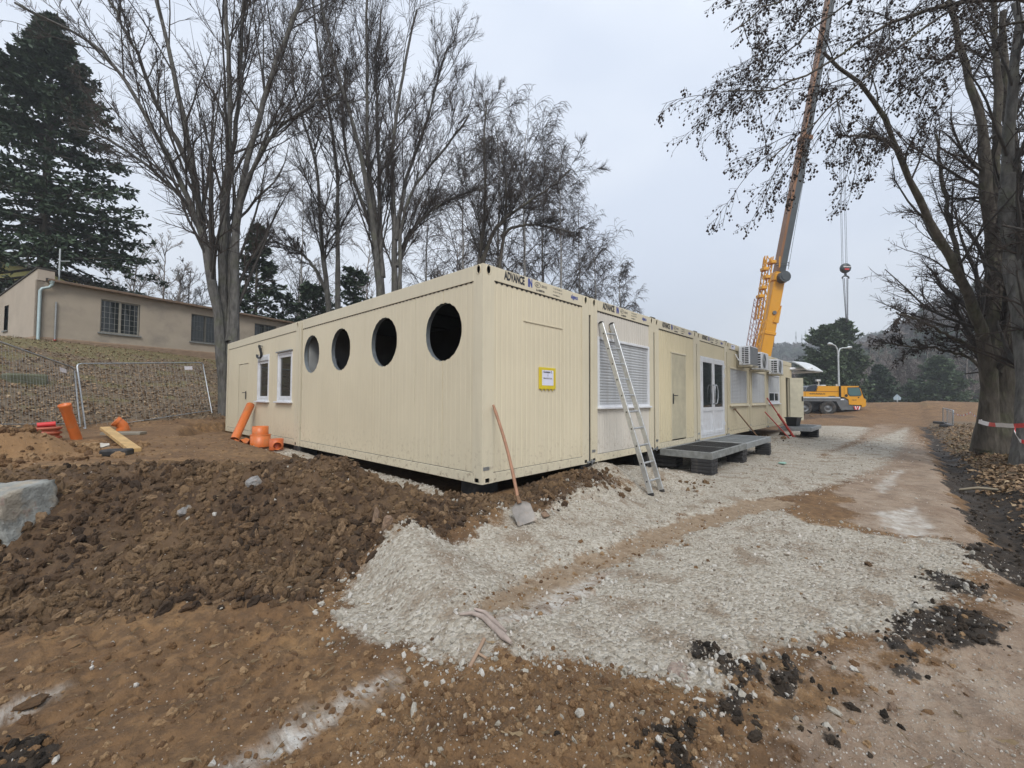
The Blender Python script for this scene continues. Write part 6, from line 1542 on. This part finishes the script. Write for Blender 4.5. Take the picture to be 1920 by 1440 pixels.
# barrier tape on the two road trees
tape('red and white barrier tape tied round the right hand trunks', [at(1925, 797, 7.9), at(1880, 797, 8.6), at(1835, 790, 9.7), at(1850, 783, 10.9)], .085)
tape('red and white tape end hanging down at the right edge', [at(1904, 797, 8.05), at(1903, 812, 8.0), at(1912, 826, 7.9), at(1925, 830, 7.8)], .07)
tape('thin red and white tape from the folded fence panels to the dark trunk', [at(1788, 774, 20.6), at(1820, 773, 16), at(1850, 774, 11.2)], .05)

# ---------------------------------------------------------------- conifers
def conifer(name, label, basep, height, crown0, radius, nb, sub, needle, bark, seed, droop=-.10, leafw=.05, leafl=.16, shape=1.0, blades=9, group=None, lean=(0, 0), uptip=.05, dens=None):
    t = thing(name, label, 'tree', basep, 0, group)
    n = 14; zz_ = np.linspace(0, height, n); P = np.stack([lean[0]*zz_/height, lean[1]*zz_/height, zz_], 1)
    V, F = tubes(P[None], np.linspace(height*.017, .02, n)[None], 8); link('trunk', np_mesh('trunk', V, F, bark, True), t)
    u = rng.random(nb)**.9; z = crown0+(height-crown0)*u; a = rng.random(nb)*2*np.pi
    rad = radius*((1-u)**shape)*(.25+.75*np.minimum(1, u*6+.35))*rng.uniform(.65, 1.1, nb)+.15
    S = np.stack([lean[0]*z/height, lean[1]*z/height, z], 1); el = R(1)*(-8+38*u)
    Dr = np.stack([np.cos(a)*np.cos(el), np.sin(a)*np.cos(el), np.sin(el)], 1)
    B, Rb = grow(S, Dr, rad, .012+.014*rad, 7, .06, uptip+droop*.5, .2)
    B[:, :, 2] += droop*rad[:, None]*np.sin(np.linspace(0, 1, 7)*np.pi*.6)[None]
    parts = [tubes(B, Rb, 4)]
    m = nb; tt = rng.uniform(.18, 1, (m, sub)); x = tt*6; i = np.minimum(x.astype(int), 5); f = (x-i)[..., None]; ar = np.arange(m)[:, None]
    S2 = B[ar, i]*(1-f)+B[ar, i+1]*f; d = nrm(B[ar, i+1]-B[ar, i]); side = nrm(np.cross(d, [0, 0, 1]))*rng.choice([-1, 1], (m, sub))[..., None]
    D2 = nrm(d*.75+side*.75+rng.normal(size=d.shape)*.12); L2 = (rad[:, None]*.34*(1.15-tt)+.18)*rng.uniform(.6, 1.2, (m, sub))
    Q, Rq = grow(S2.reshape(-1, 3), D2.reshape(-1, 3), L2.ravel(), np.full(m*sub, .008), 3, .08, -.08, .4)
    parts.append(tubes(Q, Rq, 3)); V, F = join(parts); link('branches', np_mesh('branches', V, F, bark), t)
    mm = len(Q); tb = rng.random((mm, blades)); x = tb*2; i = np.minimum(x.astype(int), 1); f = (x-i)[..., None]; ar = np.arange(mm)[:, None]
    C = Q[ar, i]*(1-f)+Q[ar, i+1]*f; d = nrm(Q[ar, i+1]-Q[ar, i]); 
    ax = nrm(d*.6+rng.normal(size=d.shape)*[.5, .5, .35]); w_ = nrm(np.cross(ax, rng.normal(size=ax.shape)*[.4, .4, 1])); 
    l = leafl*rng.uniform(.6, 1.3, (mm, blades, 1)); w_ = w_*leafw*rng.uniform(.6, 1.3, (mm, blades, 1))
    A = C; E_ = C+ax*l; Mid = C+ax*l*.5
    V = np.stack([A, Mid-w_, E_, Mid+w_], 2).reshape(-1, 3); F = np.arange(len(V)).reshape(-1, 4)
    link('foliage', np_mesh('foliage', V, F, needle), t)
    return t
conifer('fir_tree', 'big dark fir behind the plastered bungalow at the left', at(78, 560, 25)*1.0-np.array([0, 0, 1.5]), 18.6, 1.6, 6.4, 300, 15, M_needle, M_barkd, 1, -.10, .085, .32, .82, 9)
conifer('pine_tree', 'dark conical pine just right of the many stemmed tree', at(478, 640, 30)-np.array([0, 0, 2]), 10.3, 1.0, 2.7, 130, 9, M_needle, M_barkd, 2, .02, .09, .30, .8, 7)
conifer('pine_tree', 'small dark pine, left one of the two behind the long wall roof', at(590, 640, 32)-np.array([0, 0, 2]), 6.2, 1.0, 2.4, 80, 8, M_needle, M_barkd, 3, .04, .09, .28, .5, 7)
conifer('pine_tree', 'small dark pine, right one of the two behind the long wall roof', at(662, 640, 32)-np.array([0, 0, 2]), 7.4, 1.0, 2.3, 80, 8, M_needle, M_barkd, 4, .04, .09, .28, .5, 7)
conifer('pine_tree', 'low dark pine between the round holes and the tree trunks', at(528, 640, 34)-np.array([0, 0, 2]), 5.6, .6, 2.6, 70, 8, M_needle, M_barkd, 14, .04, .09, .28, .5, 7)
def far_con(label, px, ytop, D, rad, c0, shape, nb=150, needle=None, name='pine_tree', lw=.11, ll=.42):
    b = at(px, 770, D); b[2] = -.8; h = at(px, ytop, D)[2]-b[2]
    return conifer(name, label, b, h, c0, rad, nb, 9, needle or M_needle2, M_barkd, 5, .0, lw, ll, shape, 10)
far_con('tall dense pine behind the crane, left one of the pair', 1547, 616, 58, 3.9, 1.2, .42, 210)
far_con('tall dense pine behind the street lamp, right one of the pair', 1585, 604, 60, 3.6, 1.2, .45, 210)
far_con('dark spruce right of the crane cab', 1650, 688, 62, 3.2, .5, .8, 130, M_needle, 'spruce_tree')
far_con('broad green spruce in the gap before the road trees', 1762, 672, 60, 4.6, .5, .7, 170, M_needle2, 'spruce_tree')
far_con('low dark spruce beyond the small road sign', 1712, 722, 66, 3.4, .3, .7, 110, M_needle, 'spruce_tree')
far_con('low green spruce left of the crane behind the open door', 1518, 700, 64, 3.4, .4, .6, 110, M_needle, 'spruce_tree')

# bare wood beyond the earth bank: one model, copied
def far_bare(label, px, ytop, D, mt, spread=.4, src=None):
    b = at(px, 765, D); b[2] = -.8; h = at(px, ytop, D)[2]-b[2]
    if src is not None:
        c = copy_tree(src); c.location = tuple(b); s = h/src['h0']; c.scale = (s*1.1, s*1.1, s); c.rotation_euler = (0, 0, random.uniform(0, 6.28)); c['label'] = label; return c
    t = bare_tree('far_bare_tree', label, 'tree', [([b, b+[.2, .1, h*.3], b+[0, .2, h*.6], b+[.2, 0, h]], .16, .04), ([b+[.02, 0, .4], b+[.8, .4, h*.35], b+[1.5, .5, h*.8]], .11, .03)],
        [dict(n=16, ang=35, av=10, L=spread, rf=.4, rmin=.035, t0=.15, t1=1, seg=6, w=.1, trop=.05, taper=.4, k=3),
         dict(n=9, ang=36, av=10, L=.42, rf=.5, rmin=.022, t0=.1, seg=5, w=.13, trop=.02, taper=.5),
         dict(n=5, ang=38, av=12, L=.5, rf=.6, rmin=.016, t0=.1, seg=4, w=.15, trop=0, taper=.7, lt=.3)], mt, mt, 'bare trees beyond the earth bank', knobs=False, stem_k=5)
    t['h0'] = float(h); return t
lab = 'greyish bare tree in the wood beyond the earth bank'
fa = far_bare(lab, 1635, 655, 70, M_twigw); fb = far_bare(lab, 1690, 650, 74, M_twig)
for k, (px, yt, D) in enumerate(((1610, 668, 78), (1665, 650, 80), (1725, 645, 82), (1745, 660, 72), (1790, 640, 84), (1815, 650, 70), (1840, 640, 78), (1700, 665, 90), (1870, 650, 80), (1900, 640, 86), (1600, 676, 92), (1655, 668, 95), (1770, 655, 95), (1830, 655, 98), (1500, 700, 84), (1480, 704, 90), (1730, 690, 66), (1676, 700, 64), (1790, 690, 62))):
    far_bare(lab, px, yt, D, None, .4, fa if k % 2 else fb)
# pale grey trees behind the bungalow
lb2 = 'bare grey tree beyond the bungalow roof'
for k, (px, yt, D, zb) in enumerate(((300, 470, 44, 6), (350, 505, 46, 6), (250, 480, 50, 6), (560, 505, 45, 5), (690, 480, 42, 5), (335, 520, 52, 6), (600, 520, 50, 5), (820, 500, 46, 4), (860, 470, 48, 4))):
    c = copy_tree(fb if k % 2 else fa); b = at(px, 640, D); b[2] = zb-1; h = at(px, yt, D)[2]-b[2]; s = h/(fb if k % 2 else fa)['h0']; c.location = tuple(b); c.scale = (s, s, s); c.rotation_euler = (0, 0, random.uniform(0, 6.28)); c['label'] = lb2; c['group'] = 'bare grey trees beyond the bungalow'
for o in list(col.objects):
    if 'h0' in o.keys(): del o['h0']

# ---------------------------------------------------------------- hills with woods
def hill(name, r0, r1, prof, zmax_noise, seed, m_, label=None, d0=None):
    th = np.linspace(-R(75), R(75), 260)+_y; r = np.linspace(r0, r1, 46)
    px = np.degrees(np.arctan2(0, 1))*0+(960-CF*np.tan(np.clip(th-_y, -R(70), R(70))))
    top = np.interp(px, [p[0] for p in prof], [p[1] for p in prof])
    X = C0[0]+np.outer(r, np.cos(th)); Y = C0[1]+np.outer(r, np.sin(th)); u = ((r-r0)/(r1-r0))[:, None]
    Z = -2+(top[None]+2)*sstep(0, .8, u)*(1+.05*fbm(X/90, Y/90, seed, 4))+zmax_noise*fbm(X/14, Y/14, seed+3, 4)*sstep(0, .1, u)
    nt, nr = len(th), len(r); V = np.stack([X.ravel(), Y.ravel(), Z.ravel()], 1)
    i, j = np.meshgrid(np.arange(nr-1), np.arange(nt-1), indexing='ij'); F = np.stack([i*nt+j, (i+1)*nt+j, (i+1)*nt+j+1, i*nt+j+1], -1).reshape(-1, 4)
    o = link(name, np_mesh(name, V, F, m_, True)); o['kind'] = 'structure'
    return V, Z, px, nt, nr
LOW = 0
def zof(D, ypix): return 1.086+(746-ypix-LOW)/CF*D
hm, hn, hl_, hb = _new('hill_wood'); v_ = hn.new('ShaderNodeTexCoord').outputs['Object']
f_ = _noise(hn, hl_, v_, .012, 5, .6, .5); g_ = _noise(hn, hl_, v_, .22, 6, .7)
cc = _ramp(hn, hl_, f_, (.46, (.11, .085, .07)), (.54, (.045, .055, .035))); cc = _mix(hn, hl_, _ramp(hn, hl_, g_, (.35, .6), (.65, 0.)), cc, (.03, .03, .022))
hl_.new(cc, hb.inputs['Base Color']); hb.inputs['Roughness'].default_value = 1; _bump(hn, hl_, hb, g_, 1, 3)
D1 = 420; LOW = 22
prof1 = [(-2500, zof(D1, 690)), (0, zof(D1, 720)), (900, zof(D1, 730)), (1300, zof(D1, 664)), (1420, zof(D1, 654)), (1540, zof(D1, 656)), (1620, zof(D1, 650)), (1700, zof(D1, 640)), (1900, zof(D1, 612)), (3500, zof(D1, 600))]
V1, Z1, px1, nt1, nr1 = hill('far_hill', 260, 520, prof1, 2.0, 5, hm)
D2 = 230; LOW = 34
prof2 = [(-2500, 4), (900, 0), (1400, zof(D2, 738)), (1500, zof(D2, 690)), (1620, zof(D2, 668)), (1700, zof(D2, 640)), (1780, zof(D2, 612)), (1900, zof(D2, 590)), (3500, zof(D2, 580))]
V2, Z2, px2, nt2, nr2 = hill('near_hill', 120, 260, prof2, 1.5, 15, hm)
M_fcon = rand_mat('far_conifer', [(0, (.022, .036, .022)), (.6, (.035, .055, .032)), (1, (.06, .07, .04))], 1, .2, 3)
M_fdec = rand_mat('far_bare_wood', [(0, (.06, .05, .045)), (.6, (.10, .082, .072)), (1, (.15, .125, .11))], 1, .2, 3)
def blob_tree(i, mt, con):
    rr = np.random.default_rng(i); m = MB(); n = 46 if con else 60
    for k in range(n):
        z = rr.uniform(.08, 1); r = (.34*(1-z)**.8+.03 if con else .36*math.sin(min(1, z+.12)*math.pi)**.6+.03)*rr.uniform(.5, 1); a = rr.uniform(0, 6.28)
        c = np.array([r*math.cos(a), r*math.sin(a), z]); s = rr.uniform(.07, .13)*(1 if con else .8); q = [c+rr.normal(size=3)*s for _ in range(3)]; m.add(q, [(0, 1, 2)])
    m.tube([(0, 0, 0), (0, 0, .9)], [.018, .006], 4)
    me = m.mesh('far_tree'); me.materials.append(mt); return me
fcol = src_collection('far_wood', [blob_tree(i, M_fcon, True) for i in range(3)]+[blob_tree(10+i, M_fdec, False) for i in range(3)])
def forest(name, label, r0, r1, n, prof, hmin, hmax, seed, thr, th0=-62, th1=10):
    th = R(1)*rng.uniform(th0, th1, n); r = np.sqrt(rng.uniform(r0**2, r1**2, n)); px = 960-CF*np.tan(th); X = C0[0]+r*np.cos(th+_y); Y = C0[1]+r*np.sin(th+_y)
    a, b = (260, 520) if r1 > 300 else (120, 260); u = (r-a)/(b-a); top = np.interp(px, [p[0] for p in prof], [p[1] for p in prof])
    Z = -2+(top+2)*sstep(0, .8, u)-1.; con = fbm(X/45, Y/45, seed, 3)+.25*noise(X/9, Y/9, seed) > thr; h = rng.uniform(hmin, hmax, n)
    ix = np.where(con, rng.integers(0, 3, n), rng.integers(3, 6, n)); S = np.stack([h*.9, h*.9, h], 1); Rt_ = np.stack([0*h, 0*h, rng.uniform(0, 6.28, n)], 1)
    gn_scatter(name, label, 'wood', np.stack([X, Y, Z], 1), S, Rt_, ix, fcol)
forest('far_forest', 'hazy mixed wood covering the far hill behind the crane', 265, 480, 15000, prof1, 8, 15, 3, .02)
forest('near_forest', 'brown and green wood covering the nearer hillside at the right', 125, 255, 7000, prof2, 6, 12, 8, .1)
ha = at(1500, 640, 420)
for k, (px, yt, lb_) in enumerate(((1493, 622, 'left thin mast on the far hilltop'), (1504, 627, 'middle thin mast on the far hilltop'), (1511, 620, 'right thin mast on the far hilltop'))):
    b_ = at(px, 655, 415); t = thing('mast', lb_, 'mast', b_); h_ = (655-yt)/CF*415; m = MB(); m.tube([(0, 0, 0), (0, 0, h_)], .5, 4); m.tube([(0, 0, h_*.6), (0, 0, h_*.75)], .9, 4); m.build('mast_pole', M_lampgrey, t)

# ---------------------------------------------------------------- haze
hz = MB().box(-620, 640, -620, 640, -4, 122); 
hmz = bpy.data.materials.new('haze'); hmz.use_nodes = True; n_ = hmz.node_tree.nodes; n_.remove(n_['Principled BSDF'])
pv = n_.new('ShaderNodeVolumePrincipled'); pv.inputs['Color'].default_value = (.90, .95, 1, 1); pv.inputs['Density'].default_value = .0014; pv.inputs['Anisotropy'].default_value = .2
hmz.node_tree.links.new(pv.outputs[0], n_['Material Output'].inputs['Volume'])
ho = hz.build('haze', hmz); tag(ho, 'thin pale winter haze over the whole place', 'haze', kind='stuff')
